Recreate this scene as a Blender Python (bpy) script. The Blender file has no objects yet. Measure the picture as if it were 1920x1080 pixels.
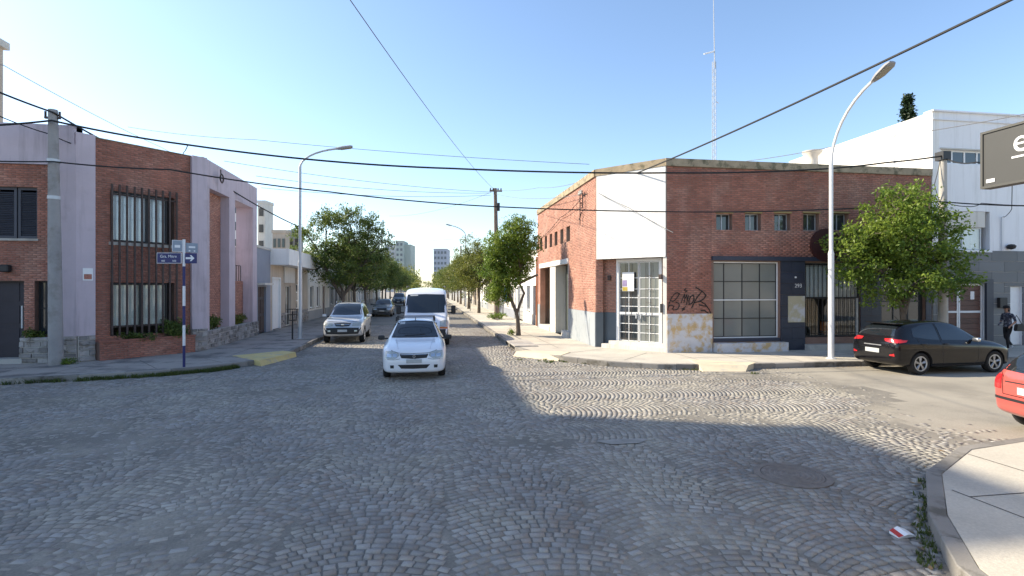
import bpy, bmesh, math, random
import numpy as np
from mathutils import Vector, Matrix
from mathutils.bvhtree import BVHTree
R = math.radians
scene = bpy.context.scene
col = scene.collection
random.seed(7); rng = np.random.default_rng(7)

# ------------------------------------------------------------------ camera, sky, sun, exposure
CAMH, F, HZ = 2.45, 1000.0, 540.0          # eye height, focal length and horizon in photo pixels (1920 wide)
TH = math.atan(160 / 1000)                 # the street runs along +Y; the view is turned right of it
CT, ST = math.cos(TH), math.sin(TH)
cd = bpy.data.cameras.new('camera'); cam = bpy.data.objects.new('camera', cd); col.objects.link(cam)
cam.location = (0, 0, CAMH); cam.rotation_euler = (R(90), 0, -TH)
cd.sensor_width = 36; cd.lens = 18.75; cd.clip_start = 0.1; cd.clip_end = 4000
scene.camera = cam
SUN_EL, SUN_AZ = R(33.5), math.atan2(-.927, .375)     # azimuth of the sun from +Y towards +X
w = bpy.data.worlds.new('World'); scene.world = w; w.use_nodes = True
nt = w.node_tree; nt.nodes.clear()
sky = nt.nodes.new('ShaderNodeTexSky'); sky.sky_type = 'NISHITA'; sky.sun_disc = False
sky.sun_elevation = SUN_EL; sky.sun_rotation = SUN_AZ; sky.altitude = 20
sky.air_density = 1.0; sky.dust_density = 0.6; sky.ozone_density = 2.2
bg = nt.nodes.new('ShaderNodeBackground'); bg.inputs[1].default_value = 0.15
wo = nt.nodes.new('ShaderNodeOutputWorld')
nt.links.new(sky.outputs[0], bg.inputs[0]); nt.links.new(bg.outputs[0], wo.inputs[0])
sd = bpy.data.lights.new('sun', 'SUN'); sun = bpy.data.objects.new('sun', sd); col.objects.link(sun)
sd.energy = 5.0; sd.angle = R(0.55); sd.color = (1, .875, .67)
sdir = Vector((-math.sin(SUN_AZ) * math.cos(SUN_EL), -math.cos(SUN_AZ) * math.cos(SUN_EL), -math.sin(SUN_EL)))
sun.rotation_euler = sdir.to_track_quat('-Z', 'Y').to_euler(); sun.location = (-30, 20, 40)
vs = scene.view_settings; vs.view_transform = 'Standard'; vs.look = 'None'; vs.gamma = 1; vs.use_curve_mapping = False
vs.exposure = 0.88

# ------------------------------------------------------------------ photo pixel -> place helpers
def raydir(px):
    t = (px - 960) / F
    return (t * CT + ST, -t * ST + CT)
def fwd(X, Y): return X * ST + Y * CT
def ground(px, py, z=0.0):
    k = (CAMH - z) * F / (py - HZ); d = raydir(px); return (d[0] * k, d[1] * k)
def on_line(px, O, U):                      # ray meets the vertical plane O + u U: (u, distance)
    d = raydir(px); det = U[0] * (-d[1]) + d[0] * U[1]
    u = (-O[0] * (-d[1]) - d[0] * O[1]) / det
    if abs(d[0]) > abs(d[1]): k = (O[0] + u * U[0]) / d[0]
    else: k = (O[1] + u * U[1]) / d[1]
    return u, k
def zat(py, X, Y): return CAMH + (HZ - py) / F * fwd(X, Y)

# ------------------------------------------------------------------ materials
MATS = {}
def mat(name, c, rough=.8, var=.12, ns=2.5, island=0., bump=0., bs=60., metal=0., spec=.4, coat=0., stain=None, ss=1.2, st=.55, fine=.0, streak=None, alt=None):
    if name in MATS: return MATS[name]
    m = bpy.data.materials.new(name); m.use_nodes = True; n = m.node_tree.nodes; L = m.node_tree.links
    b = n['Principled BSDF']; b.inputs['Roughness'].default_value = rough; b.inputs['Metallic'].default_value = metal
    b.inputs['Specular IOR Level'].default_value = spec; b.inputs['Coat Weight'].default_value = coat
    b.inputs['Coat Roughness'].default_value = .04
    tc = n.new('ShaderNodeTexCoord')
    def noise(scale, detail=5, rough_=.6):
        q = n.new('ShaderNodeTexNoise'); q.inputs['Scale'].default_value = scale; q.inputs['Detail'].default_value = detail
        q.inputs['Roughness'].default_value = rough_; L.new(tc.outputs['Object'], q.inputs['Vector']); return q
    rgb = n.new('ShaderNodeRGB'); rgb.outputs[0].default_value = (*c, 1); cur = rgb.outputs[0]
    val = None
    def add(sock, amt):
        nonlocal val
        mr = n.new('ShaderNodeMapRange'); mr.inputs['From Min'].default_value = .25 if sock.node.type == 'TEX_NOISE' else 0
        mr.inputs['From Max'].default_value = .75 if sock.node.type == 'TEX_NOISE' else 1
        mr.inputs['To Min'].default_value = 1 - amt; mr.inputs['To Max'].default_value = 1 + amt; L.new(sock, mr.inputs['Value'])
        if val is None: val = mr.outputs[0]
        else:
            mm = n.new('ShaderNodeMath'); mm.operation = 'MULTIPLY'; L.new(val, mm.inputs[0]); L.new(mr.outputs[0], mm.inputs[1]); val = mm.outputs[0]
    if var: add(noise(ns).outputs['Fac'], var)
    if fine: add(noise(bs * .7, 3).outputs['Fac'], fine)
    if island:
        g = n.new('ShaderNodeNewGeometry'); oi = n.new('ShaderNodeObjectInfo'); a = n.new('ShaderNodeMath'); a.operation = 'ADD'
        L.new(g.outputs['Random Per Island'], a.inputs[0]); L.new(oi.outputs['Random'], a.inputs[1])
        fr = n.new('ShaderNodeMath'); fr.operation = 'FRACT'; L.new(a.outputs[0], fr.inputs[0]); add(fr.outputs[0], island)
    if alt:                                 # some pieces cut from another stone
        g2 = n.new('ShaderNodeNewGeometry'); o2 = n.new('ShaderNodeObjectInfo'); a2 = n.new('ShaderNodeMath'); a2.operation = 'ADD'; L.new(g2.outputs['Random Per Island'], a2.inputs[0]); L.new(o2.outputs['Random'], a2.inputs[1])
        m7 = n.new('ShaderNodeMath'); m7.operation = 'MULTIPLY'; m7.inputs[1].default_value = 7.13; L.new(a2.outputs[0], m7.inputs[0]); f2 = n.new('ShaderNodeMath'); f2.operation = 'FRACT'; L.new(m7.outputs[0], f2.inputs[0])
        p2 = n.new('ShaderNodeMath'); p2.operation = 'POWER'; p2.inputs[1].default_value = 1.8; L.new(f2.outputs[0], p2.inputs[0])
        mx = n.new('ShaderNodeMix'); mx.data_type = 'RGBA'; L.new(p2.outputs[0], mx.inputs[0]); L.new(cur, mx.inputs[6]); mx.inputs[7].default_value = (*alt, 1); cur = mx.outputs[2]
    if stain:
        q = noise(ss, 6, .65); mr = n.new('ShaderNodeMapRange'); mr.inputs['From Min'].default_value = st - .06; mr.inputs['From Max'].default_value = st + .06
        L.new(q.outputs['Fac'], mr.inputs['Value']); mx = n.new('ShaderNodeMix'); mx.data_type = 'RGBA'
        L.new(mr.outputs[0], mx.inputs[0]); L.new(cur, mx.inputs[6]); mx.inputs[7].default_value = (*stain, 1); cur = mx.outputs[2]
    if streak:                              # rain streaks, long in z
        mp = n.new('ShaderNodeMapping'); mp.inputs['Scale'].default_value = (2.6, 2.6, .16); L.new(tc.outputs['Object'], mp.inputs[0])
        q = n.new('ShaderNodeTexNoise'); q.inputs['Scale'].default_value = 1.6; q.inputs['Detail'].default_value = 7; q.inputs['Roughness'].default_value = .68; L.new(mp.outputs[0], q.inputs['Vector'])
        mr = n.new('ShaderNodeMapRange'); mr.inputs['From Min'].default_value = .50; mr.inputs['From Max'].default_value = .74; mr.inputs['To Max'].default_value = streak[3]; L.new(q.outputs['Fac'], mr.inputs['Value'])
        mx = n.new('ShaderNodeMix'); mx.data_type = 'RGBA'; L.new(mr.outputs[0], mx.inputs[0]); L.new(cur, mx.inputs[6]); mx.inputs[7].default_value = (*streak[:3], 1); cur = mx.outputs[2]
    if val is not None:
        vm = n.new('ShaderNodeVectorMath'); vm.operation = 'SCALE'; L.new(cur, vm.inputs[0]); L.new(val, vm.inputs['Scale']); cur = vm.outputs[0]
    L.new(cur, b.inputs['Base Color'])
    if bump:
        bm_ = n.new('ShaderNodeBump'); bm_.inputs['Strength'].default_value = bump; bm_.inputs['Distance'].default_value = .02
        L.new(noise(bs, 4).outputs['Fac'], bm_.inputs['Height']); L.new(bm_.outputs[0], b.inputs['Normal'])
    MATS[name] = m; return m
def glass(name, tint=(.8, .85, .85), see=.6):
    """thin pane: partly clear, partly mirror by viewing angle"""
    if name in MATS: return MATS[name]
    m = bpy.data.materials.new(name); m.use_nodes = True; n = m.node_tree.nodes; L = m.node_tree.links; n.clear()
    t = n.new('ShaderNodeBsdfTransparent'); t.inputs[0].default_value = (*[x * see for x in tint], 1)
    g = n.new('ShaderNodeBsdfGlossy'); g.inputs['Roughness'].default_value = .02
    f = n.new('ShaderNodeFresnel'); f.inputs[0].default_value = 1.9; mx = n.new('ShaderNodeMixShader'); o = n.new('ShaderNodeOutputMaterial')
    ge = n.new('ShaderNodeNewGeometry'); sb = n.new('ShaderNodeMath'); sb.operation = 'SUBTRACT'; sb.inputs[0].default_value = 1; L.new(ge.outputs['Backfacing'], sb.inputs[1])
    ml = n.new('ShaderNodeMath'); ml.operation = 'MULTIPLY'; L.new(f.outputs[0], ml.inputs[0]); L.new(sb.outputs[0], ml.inputs[1])
    L.new(ml.outputs[0], mx.inputs[0]); L.new(t.outputs[0], mx.inputs[1]); L.new(g.outputs[0], mx.inputs[2]); L.new(mx.outputs[0], o.inputs[0])
    MATS[name] = m; return m
def leafmat(name, c, c2):
    m = bpy.data.materials.new(name); m.use_nodes = True; n = m.node_tree.nodes; L = m.node_tree.links
    b = n['Principled BSDF']; b.inputs['Roughness'].default_value = .45; b.inputs['Specular IOR Level'].default_value = .35
    g = n.new('ShaderNodeNewGeometry'); cr = n.new('ShaderNodeValToRGB')
    tc = n.new('ShaderNodeTexCoord'); q = n.new('ShaderNodeTexNoise'); q.inputs['Scale'].default_value = .7; L.new(tc.outputs['Object'], q.inputs['Vector'])
    a = n.new('ShaderNodeMath'); a.operation = 'MULTIPLY_ADD'; a.inputs[1].default_value = .55; L.new(g.outputs['Random Per Island'], a.inputs[0])
    s = n.new('ShaderNodeMath'); s.operation = 'MULTIPLY_ADD'; s.inputs[1].default_value = 1.6; s.inputs[2].default_value = -.58; L.new(q.outputs['Fac'], s.inputs[0]); L.new(s.outputs[0], a.inputs[2])
    L.new(a.outputs[0], cr.inputs[0]); cr.color_ramp.elements[0].color = (*c, 1); cr.color_ramp.elements[1].color = (*c2, 1)
    L.new(cr.outputs[0], b.inputs['Base Color'])
    tr = n.new('ShaderNodeBsdfTranslucent'); L.new(cr.outputs[0], tr.inputs[0]); mx = n.new('ShaderNodeMixShader'); mx.inputs[0].default_value = .42
    o = n['Material Output']; L.new(b.outputs[0], mx.inputs[1]); L.new(tr.outputs[0], mx.inputs[2]); L.new(mx.outputs[0], o.inputs[0])
    return m

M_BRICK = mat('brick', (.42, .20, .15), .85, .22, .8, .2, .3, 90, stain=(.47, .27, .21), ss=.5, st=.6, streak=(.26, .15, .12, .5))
M_BRICK_D = mat('dark_brick', (.35, .145, .105), .88, .25, .7, .19, .3, 90, stain=(.40, .21, .16), ss=.6, st=.55, streak=(.20, .10, .085, .6))  # darker, redder than the other brick
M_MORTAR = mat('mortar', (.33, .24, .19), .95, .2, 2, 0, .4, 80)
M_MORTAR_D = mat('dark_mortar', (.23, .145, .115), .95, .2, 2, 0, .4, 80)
M_LAV = mat('lavender_render', (.52, .445, .49), .85, .09, 1.2, 0, .2, 40, stain=(.44, .375, .41), ss=.8, st=.62, streak=(.26, .22, .23, .6))
M_WHITE = mat('white_render', (.80, .79, .77), .8, .05, .8, 0, .12, 40, stain=(.70, .67, .62), ss=.7, st=.66, streak=(.48, .44, .38, .55))
M_WHITE2 = mat('off_white_render', (.66, .63, .58), .85, .08, .8, 0, .15, 40, streak=(.36, .33, .28, .6))
M_WHITE_SHADE = mat('shade_blue_white_render', (.80, .80, .82), .8, .05, .6, 0, .1, 40, streak=(.52, .51, .50, .55))  # white render of the shaded front, its bluish shade put into the colour
M_CREAM = mat('cream_render', (.55, .47, .36), .85, .1, .9, 0, .15, 40, streak=(.3, .25, .19, .6))
M_BEIGE = mat('beige_render', (.50, .42, .34), .85, .1, .9, 0, .15, 40, streak=(.27, .22, .18, .6))
M_GREYW = mat('grey_render', (.30, .30, .30), .85, .1, .9, 0, .15, 40)
M_BLUEGREY = mat('blue_grey_render', (.26, .28, .33), .85, .1, .9, 0, .15, 40)
M_CAP = mat('mossy_concrete', (.36, .29, .20), .95, .25, 2.5, 0, .5, 25, stain=(.16, .14, .09), ss=3, st=.56)
M_NAVY = mat('navy_paint', (.035, .042, .065), .45, .12, 3, .12)
M_DADO = mat('grey_dado', (.33, .36, .39), .6, .1, 2, .06, stain=(.21, .25, .29), ss=2, st=.6)
M_DADO_D = mat('dark_dado', (.10, .125, .15), .6, .1, 2, .08)
M_PEEL = mat('peeling_dado', (.60, .59, .61), .85, .12, 3, 0, .4, 30, stain=(.55, .39, .20), ss=2.6, st=.54)
M_CONC = mat('concrete', (.42, .40, .37), .9, .15, 2, 0, .4, 50, stain=(.33, .30, .27), ss=1.1, st=.58)
M_PALECONC = mat('pale_concrete', (.55, .53, .48), .9, .12, 2, 0, .4, 50)
M_POLEC = mat('grey_pole_concrete', (.30, .29, .29), .9, .15, 2, 0, .4, 50, stain=(.23, .22, .21), ss=1.5, st=.56)
M_STEEL = mat('galvanised_steel', (.48, .50, .53), .45, .1, 3, 0, 0, 50, .3)
M_WPOST = mat('white_painted_steel', (.74, .74, .74), .5, .06, 3)
M_BLACK = mat('black_steel', (.025, .025, .028), .5, .1, 4)
M_RUST = mat('rusty_steel', (.07, .05, .045), .75, .3, 5)
M_WOODP = mat('weathered_pole_wood', (.17, .13, .11), .9, .25, 4, 0, .5, 60)
M_WIRE = mat('cable_rubber', (.02, .02, .022), .7, 0)
M_WIRE2 = mat('thin_wire', (.16, .16, .17), .6, 0)
M_GLASS = glass('window_glass', (.95, .97, .97), .95)
M_GLASSD = mat('dark_glass', (.035, .042, .048), .06, .1, .6, 0, 0, 50, 0, .8)
M_GLASSG = mat('frosted_grey_glass', (.20, .215, .205), .16, .10, .8, .05, 0, 50, 0, .6)
M_ROOM = mat('dim_interior', (.05, .045, .042), .9, .1)
M_CURT = mat('curtain', (.86, .88, .90), .9, .1, 3)
M_CURTW = mat('warm_curtain', (.80, .77, .68), .9, .15, 3)
M_DOORD = mat('dark_door', (.035, .03, .04), .55, .12, 3)
M_WOODD = mat('brown_wood', (.13, .065, .05), .55, .25, 1.5, .15)
M_DWHITE = mat('white_paint', (.76, .77, .78), .45, .05, 3)
M_SHUT = mat('blue_grey_shutter', (.065, .068, .085), .6, .12, 3, .1)
M_STONE = mat('rough_stone', (.30, .28, .27), .9, .3, 3, .32, .7, 20, stain=(.16, .14, .12), ss=4, st=.58)
M_TILEG = mat('grey_stone_tile', (.135, .14, .15), .5, .1, 1.5, .12)
M_TERRA = mat('terracotta_paint', (.40, .14, .06), .8, .1)
M_ROOFM = mat('pale_metal_roof', (.62, .62, .60), .5, .1, 1.5)
M_BARK = mat('bark', (.14, .115, .095), .95, .3, 6, 0, .8, 40)
M_YEL = mat('worn_yellow_paint', (.62, .50, .22), .85, .15, 2, stain=(.42, .38, .30), ss=2.5, st=.6)
M_TERRACE = mat('pale_ramp_paint', (.64, .55, .40), .85, .1, 2, stain=(.50, .46, .38), ss=2.5, st=.6)

# ------------------------------------------------------------------ mesh helpers
class Fr:                                   # a facade frame: origin, along, outward
    def __init__(s, O, U, N): s.O, s.U, s.N = O, U, N
    def P(s, u, d, z): return (s.O[0] + u * s.U[0] + d * s.N[0], s.O[1] + u * s.U[1] + d * s.N[1], z)
    def px(s, x, y):                        # photo pixel -> (u, z) on this facade
        u, k = on_line(x, s.O, s.U); return u, CAMH + (HZ - y) / F * k
    def rect(s, x0, y0, x1, y1):            # pixel rectangle -> u0,u1,z0,z1
        ua, za = s.px(x0, y0); ub, zb = s.px(x1, y1); _, zc = s.px(x0, y1); _, zd = s.px(x1, y0)
        return (min(ua, ub), max(ua, ub), (zb + zc) / 2, (za + zd) / 2)
WF = Fr((0, 0), (1, 0), (0, 1))             # plain world frame: u=X, d=Y
BOXF = ((0, 3, 2, 1), (4, 5, 6, 7), (0, 1, 5, 4), (1, 2, 6, 5), (2, 3, 7, 6), (3, 0, 4, 7))
class MB:
    def __init__(s, fr=WF): s.v, s.f, s.fr = [], [], fr
    def box(s, u0, u1, d0, d1, z0, z1, fr=None):
        P = (fr or s.fr).P; n = len(s.v)
        s.v += [P(u0, d0, z0), P(u1, d0, z0), P(u1, d1, z0), P(u0, d1, z0), P(u0, d0, z1), P(u1, d0, z1), P(u1, d1, z1), P(u0, d1, z1)]
        s.f += [tuple(n + i for i in q) for q in BOXF]; return s
    def prism(s, pts, z0, z1):              # polygon in world XY
        n = len(s.v); k = len(pts); s.v += [(p[0], p[1], z0) for p in pts] + [(p[0], p[1], z1) for p in pts]
        s.f += [tuple(n + k + i for i in range(k)), tuple(n + k - 1 - i for i in range(k))]
        s.f += [(n + i, n + (i + 1) % k, n + k + (i + 1) % k, n + k + i) for i in range(k)]; return s
    def poly(s, pts): n = len(s.v); s.v += [tuple(p) for p in pts]; s.f.append(tuple(range(n, n + len(pts)))); return s
    def tube(s, pts, rad, sides=6, cap=True):
        pts = [Vector(p) for p in pts]; rad = rad if isinstance(rad, (list, tuple)) else [rad] * len(pts); n0 = len(s.v)
        prev = None
        for i, p in enumerate(pts):
            t = (pts[min(i + 1, len(pts) - 1)] - pts[max(i - 1, 0)]).normalized()
            if prev is None: a = t.orthogonal().normalized()
            else:
                a = prev - t * prev.dot(t); a = a.normalized() if a.length > 1e-6 else t.orthogonal().normalized()
            prev = a; b = t.cross(a)
            for k in range(sides):
                an = 2 * math.pi * k / sides; s.v.append(tuple(p + (a * math.cos(an) + b * math.sin(an)) * rad[i]))
        for i in range(len(pts) - 1):
            for k in range(sides):
                a0 = n0 + i * sides + k; a1 = n0 + i * sides + (k + 1) % sides; s.f.append((a0, a1, a1 + sides, a0 + sides))
        if cap: s.f.append(tuple(n0 + k for k in range(sides))[::-1]); s.f.append(tuple(n0 + (len(pts) - 1) * sides + k for k in range(sides)))
        return s
    def lathe(s, prof, c=(0, 0, 0), axis='z', n=20):   # prof: (radius, height) list
        n0 = len(s.v); m = len(prof)
        for k in range(n):
            a = 2 * math.pi * k / n
            for r, h in prof:
                x, y, z = r * math.cos(a), r * math.sin(a), h
                if axis == 'y': x, y, z = x, h, y
                if axis == 'x': x, y, z = h, x, y
                s.v.append((c[0] + x, c[1] + y, c[2] + z))
        for k in range(n):
            for i in range(m - 1):
                a = n0 + k * m + i; b = n0 + ((k + 1) % n) * m + i; s.f.append((a, b, b + 1, a + 1))
        return s
    def build(s, name, m, parent=None, smooth=False, kind=None, label=None, bevel=0):
        me = bpy.data.meshes.new(name); off = Vector((0, 0, 0))
        if parent is not None: off = world_loc(parent)
        me.from_pydata([(x - off.x, y - off.y, z - off.z) for x, y, z in s.v], [], s.f)
        return link(name, me, m, parent, smooth, kind, label, bevel)
def world_loc(o):
    l = Vector((0, 0, 0))
    while o is not None: l += o.location; o = o.parent
    return l
def link(name, me, m, parent=None, smooth=False, kind=None, label=None, bevel=0):
    if m: me.materials.append(m)
    me.validate()
    bm = bmesh.new(); bm.from_mesh(me); bmesh.ops.recalc_face_normals(bm, faces=bm.faces)
    if bevel: bmesh.ops.bevel(bm, geom=[e for e in bm.edges], offset=bevel, segments=1, affect='EDGES', clamp_overlap=True)
    if smooth:
        for f in bm.faces: f.smooth = True
    bm.to_mesh(me); bm.free()
    if smooth and hasattr(me, 'set_sharp_from_angle'): me.set_sharp_from_angle(angle=R(smooth if smooth is not True else 50))
    o = bpy.data.objects.new(name, me); col.objects.link(o)
    if parent is not None: o.parent = parent
    if kind: o['kind'] = kind
    if label: o['label'] = label
    return o
def npmesh(name, V, Fq):
    me = bpy.data.meshes.new(name); V = np.asarray(V, dtype=np.float32); Fq = np.asarray(Fq, dtype=np.int32); k = Fq.shape[1]
    me.vertices.add(len(V)); me.vertices.foreach_set('co', V.ravel()); me.loops.add(Fq.size); me.loops.foreach_set('vertex_index', Fq.ravel())
    me.polygons.add(len(Fq)); me.polygons.foreach_set('loop_start', np.arange(0, Fq.size, k, dtype=np.int32)); me.update(calc_edges=True); return me
def npobj(name, V, Fq, m, parent=None, kind=None, label=None):
    me = npmesh(name, V, Fq); me.materials.append(m); o = bpy.data.objects.new(name, me); col.objects.link(o)
    if parent is not None: o.parent = parent
    if kind: o['kind'] = kind
    if label: o['label'] = label
    return o
def thing(name, label, cat, loc=(0, 0, 0), rz=0, group=None):
    o = bpy.data.objects.new(name, None); col.objects.link(o); o.location = loc; o.rotation_euler = (0, 0, rz)
    o.empty_display_size = .3; return tag(o, label, cat, group)
def tag(o, label, cat, group=None):
    o['label'] = label; o['category'] = cat
    if group: o['group'] = group
    return o
def copy_tree(o, parent=None):
    c = o.copy(); col.objects.link(c)
    if parent is not None: c.parent = parent
    for ch in list(o.children): copy_tree(ch, c)
    return c
def rect_minus(u0, u1, z0, z1, ops):
    zs = sorted({z0, z1} | {min(max(z, z0), z1) for o in ops for z in (o[2], o[3])}); out = []
    for a, b in zip(zs, zs[1:]):
        if b - a < 1e-4: continue
        cur = u0
        for o in sorted([o for o in ops if o[2] < b - 1e-4 and o[3] > a + 1e-4]):
            if o[0] > cur + 1e-4: out.append((cur, min(o[0], u1), a, b))
            cur = max(cur, o[1])
        if cur < u1 - 1e-4: out.append((cur, u1, a, b))
    return out
def wall(fr, parent, name, m, u0, u1, z0, z1, ops=(), th=.25, d=0.):
    mb = MB(fr)
    for a, b, c, e in rect_minus(u0, u1, z0, z1, ops): mb.box(a, b, d - th, d, c, e)
    return mb.build(name, m, parent)
def bricks(fr, parent, m, u0, u1, z0, z1, ops=(), d=0., proud=.008, bl=.228, bh=.07, jt=.013, name='brickwork', soldier=False):
    """every brick a small block standing proud of the mortar; joined because each is only a few pixels high"""
    rows = []; nc = int(round((z1 - z0) / bh)); bh = (z1 - z0) / nc
    for i in range(nc):
        a, b = z0 + i * bh, z0 + (i + 1) * bh; mid = (a + b) / 2; cuts = [(u0, u1)]
        for o in ops:
            if o[2] < mid < o[3]:
                nw = []
                for p, q in cuts:
                    if o[1] <= p or o[0] >= q: nw.append((p, q))
                    else:
                        if o[0] > p: nw.append((p, o[0]))
                        if o[1] < q: nw.append((o[1], q))
                cuts = nw
        for p, q in cuts:
            k = math.floor((p - u0) / bl) - 1; s = u0 + k * bl + (bl / 2 if i % 2 else 0)
            while s < q:
                x0, x1 = max(s, p), min(s + bl - jt, q); s += bl
                if x1 - x0 > .025: rows.append((x0, x1, a, b - jt))
    A = np.array(rows); n = len(A); pr = d + proud + rng.uniform(-.003, .004, n); e = .004
    def P(u, dd, z): return np.stack([fr.O[0] + u * fr.U[0] + dd * fr.N[0], fr.O[1] + u * fr.U[1] + dd * fr.N[1], z], 1)
    base = np.full(n, d - .004); V = np.stack([P(A[:, 0], base, A[:, 2]), P(A[:, 1], base, A[:, 2]), P(A[:, 1], base, A[:, 3]), P(A[:, 0], base, A[:, 3]),
        P(A[:, 0] + e, pr, A[:, 2] + e), P(A[:, 1] - e, pr, A[:, 2] + e), P(A[:, 1] - e, pr, A[:, 3] - e), P(A[:, 0] + e, pr, A[:, 3] - e)], 1).reshape(-1, 3)
    l = world_loc(parent) if parent else Vector((0, 0, 0)); V = V - np.array([l.x, l.y, l.z])
    Fq = (np.arange(n)[:, None, None] * 8 + np.array([[4, 5, 6, 7], [0, 1, 5, 4], [1, 2, 6, 5], [2, 3, 7, 6], [3, 0, 4, 7]])[None]).reshape(-1, 4)
    return npobj(name, V, Fq, m, parent, 'stuff')
def text(s, size, m, parent, fr, u, d, z, name='lettering', th=.004, align='CENTER'):
    cu = bpy.data.curves.new('t', 'FONT'); cu.body = s; cu.size = size; cu.align_x = align; cu.align_y = 'CENTER'; cu.extrude = th / 2; cu.resolution_u = 4
    o = bpy.data.objects.new('t', cu); col.objects.link(o); dg = bpy.context.evaluated_depsgraph_get(); me = bpy.data.meshes.new_from_object(o.evaluated_get(dg))
    bpy.data.objects.remove(o); l = world_loc(parent)
    for v in me.vertices: p = fr.P(u + v.co.x, d + v.co.z, z + v.co.y); v.co = (p[0] - l.x, p[1] - l.y, p[2] - l.z)
    me.name = name; return link(name, me, m, parent)
def window(parent, fr, u0, u1, z0, z1, d=-.15, cols=1, rows=1, bar=.045, fm=None, gm=None, sill=False, name='window', split=True, curtain=None, fd=.05):
    """frame mesh with one pane object per light"""
    fm = fm or M_DWHITE; gm = gm or M_GLASSD; mb = MB(fr)
    cu = [u0 + (u1 - u0) * i / cols for i in range(cols + 1)] if isinstance(cols, int) else [u0 + (u1 - u0) * t for t in cols]
    cz = [z0 + (z1 - z0) * i / rows for i in range(rows + 1)] if isinstance(rows, int) else [z0 + (z1 - z0) * t for t in rows]
    for i, u in enumerate(cu):
        a = u if i == 0 else u - bar / 2; b = u + bar if i == 0 else (u if i == len(cu) - 1 else u + bar / 2)
        if i == len(cu) - 1: a = u - bar
        mb.box(a, b, d - fd / 2, d + fd / 2, z0, z1)
    for i, z in enumerate(cz):
        a = z if i == 0 else z - bar / 2; b = z + bar if i == 0 else z + bar / 2
        if i == len(cz) - 1: a, b = z - bar, z
        for p, q in zip(cu, cu[1:]):
            mb.box(p + bar * .98 if p == cu[0] else p + bar * .49, q - bar * .98 if q == cu[-1] else q - bar * .49, d - fd / 2 + .002, d + fd / 2 - .002, a, b)
    wdw = mb.build(name, fm, parent)
    for p, q in zip(cu, cu[1:]):
        for a, b in zip(cz, cz[1:]): MB(fr).box(p + .01, q - .01, d - .006, d + .006, a + .01, b - .01).build('pane', gm, wdw)
    if sill: MB(fr).box(u0 - .06, u1 + .06, -.2, .07, z0 - .06, z0 - .003).build('sill', sill if not isinstance(sill, bool) else M_CONC, wdw)
    if curtain:
        n = 40; V = []
        for i in range(n + 1):
            u = u0 + (u1 - u0) * i / n; dd = d - .045 + .015 * math.sin(i * 1.7) + .008 * math.sin(i * .6); V += [fr.P(u, dd, z0), fr.P(u, dd, z1)]
        l = world_loc(wdw); me = bpy.data.meshes.new('curtain'); me.from_pydata([(x - l.x, y - l.y, z - l.z) for x, y, z in V], [], [(2 * i, 2 * i + 2, 2 * i + 3, 2 * i + 1) for i in range(n)])
        link('curtain', me, curtain, wdw, True)
    return wdw
# ================================================================== the setting: ground, roadway, pavements
def struct(o): o['kind'] = 'structure'; return o
M_GROUND = mat('earth', (.20, .17, .13), .95, .2, .05)
struct(MB().box(-1500, 1500, -600, 2500, -.5, -.09).build('ground', M_GROUND))

def roadmat():
    m = mat('dusty_road_bed', (.20, .185, .16), .95, .28, .9, 0, .5, 45, stain=(.29, .265, .22), ss=.6, st=.55, fine=.2); return m
M_BED = roadmat()
M_STONES = mat('granite_setts', (.285, .276, .262), .75, .2, .55, .2, .35, 70, spec=.3, alt=(.255, .22, .19), stain=(.32, .30, .26), ss=.5, st=.53, fine=.14)
def farmat():
    m = bpy.data.materials.new('far_setts'); m.use_nodes = True; n = m.node_tree.nodes; L = m.node_tree.links; b = n['Principled BSDF']; b.inputs['Roughness'].default_value = .8
    tc = n.new('ShaderNodeTexCoord'); br = n.new('ShaderNodeTexBrick'); br.inputs['Scale'].default_value = 3.4; br.inputs['Color1'].default_value = (.15, .14, .125, 1)
    br.inputs['Color2'].default_value = (.20, .185, .165, 1); br.inputs['Mortar'].default_value = (.11, .10, .085, 1); br.inputs['Mortar Size'].default_value = .03; L.new(tc.outputs['Object'], br.inputs[0])
    q = n.new('ShaderNodeTexNoise'); q.inputs['Scale'].default_value = .35; q.inputs['Detail'].default_value = 6; L.new(tc.outputs['Object'], q.inputs[0])
    mx = n.new('ShaderNodeMix'); mx.data_type = 'RGBA'; mr = n.new('ShaderNodeMapRange'); mr.inputs['From Min'].default_value = .4; mr.inputs['From Max'].default_value = .7; mr.inputs['To Max'].default_value = .8
    L.new(q.outputs['Fac'], mr.inputs['Value']); L.new(mr.outputs[0], mx.inputs[0]); L.new(br.outputs[0], mx.inputs[6]); mx.inputs[7].default_value = (.235, .215, .18, 1); L.new(mx.outputs[2], b.inputs['Base Color'])
    bm_ = n.new('ShaderNodeBump'); bm_.inputs['Strength'].default_value = .35; bm_.inputs['Distance'].default_value = .02; L.new(br.outputs['Fac'], bm_.inputs['Height']); bm_.invert = True; L.new(bm_.outputs[0], b.inputs['Normal']); return m
M_FAR = farmat()
M_ASPH = mat('dusty_pale_asphalt', (.31, .285, .24), .9, .14, .5, 0, .35, 60, stain=(.255, .235, .20), ss=.45, st=.55, fine=.18)

def hsh(x, y): return np.sin(x * 1.31 + 2.1 * np.sin(y * .83)) * .5 + np.sin(y * 1.77 + 1.3 * np.sin(x * .61 + 1)) * .35 + np.sin((x + y) * 3.1 + 2 * np.sin(y * 2.2)) * .2
def edge_x(y): return 9.6 + .55 * np.sin(y * 1.3) + .8 * np.sin(y * .55 + 1)       # where the setts give way to asphalt
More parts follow.
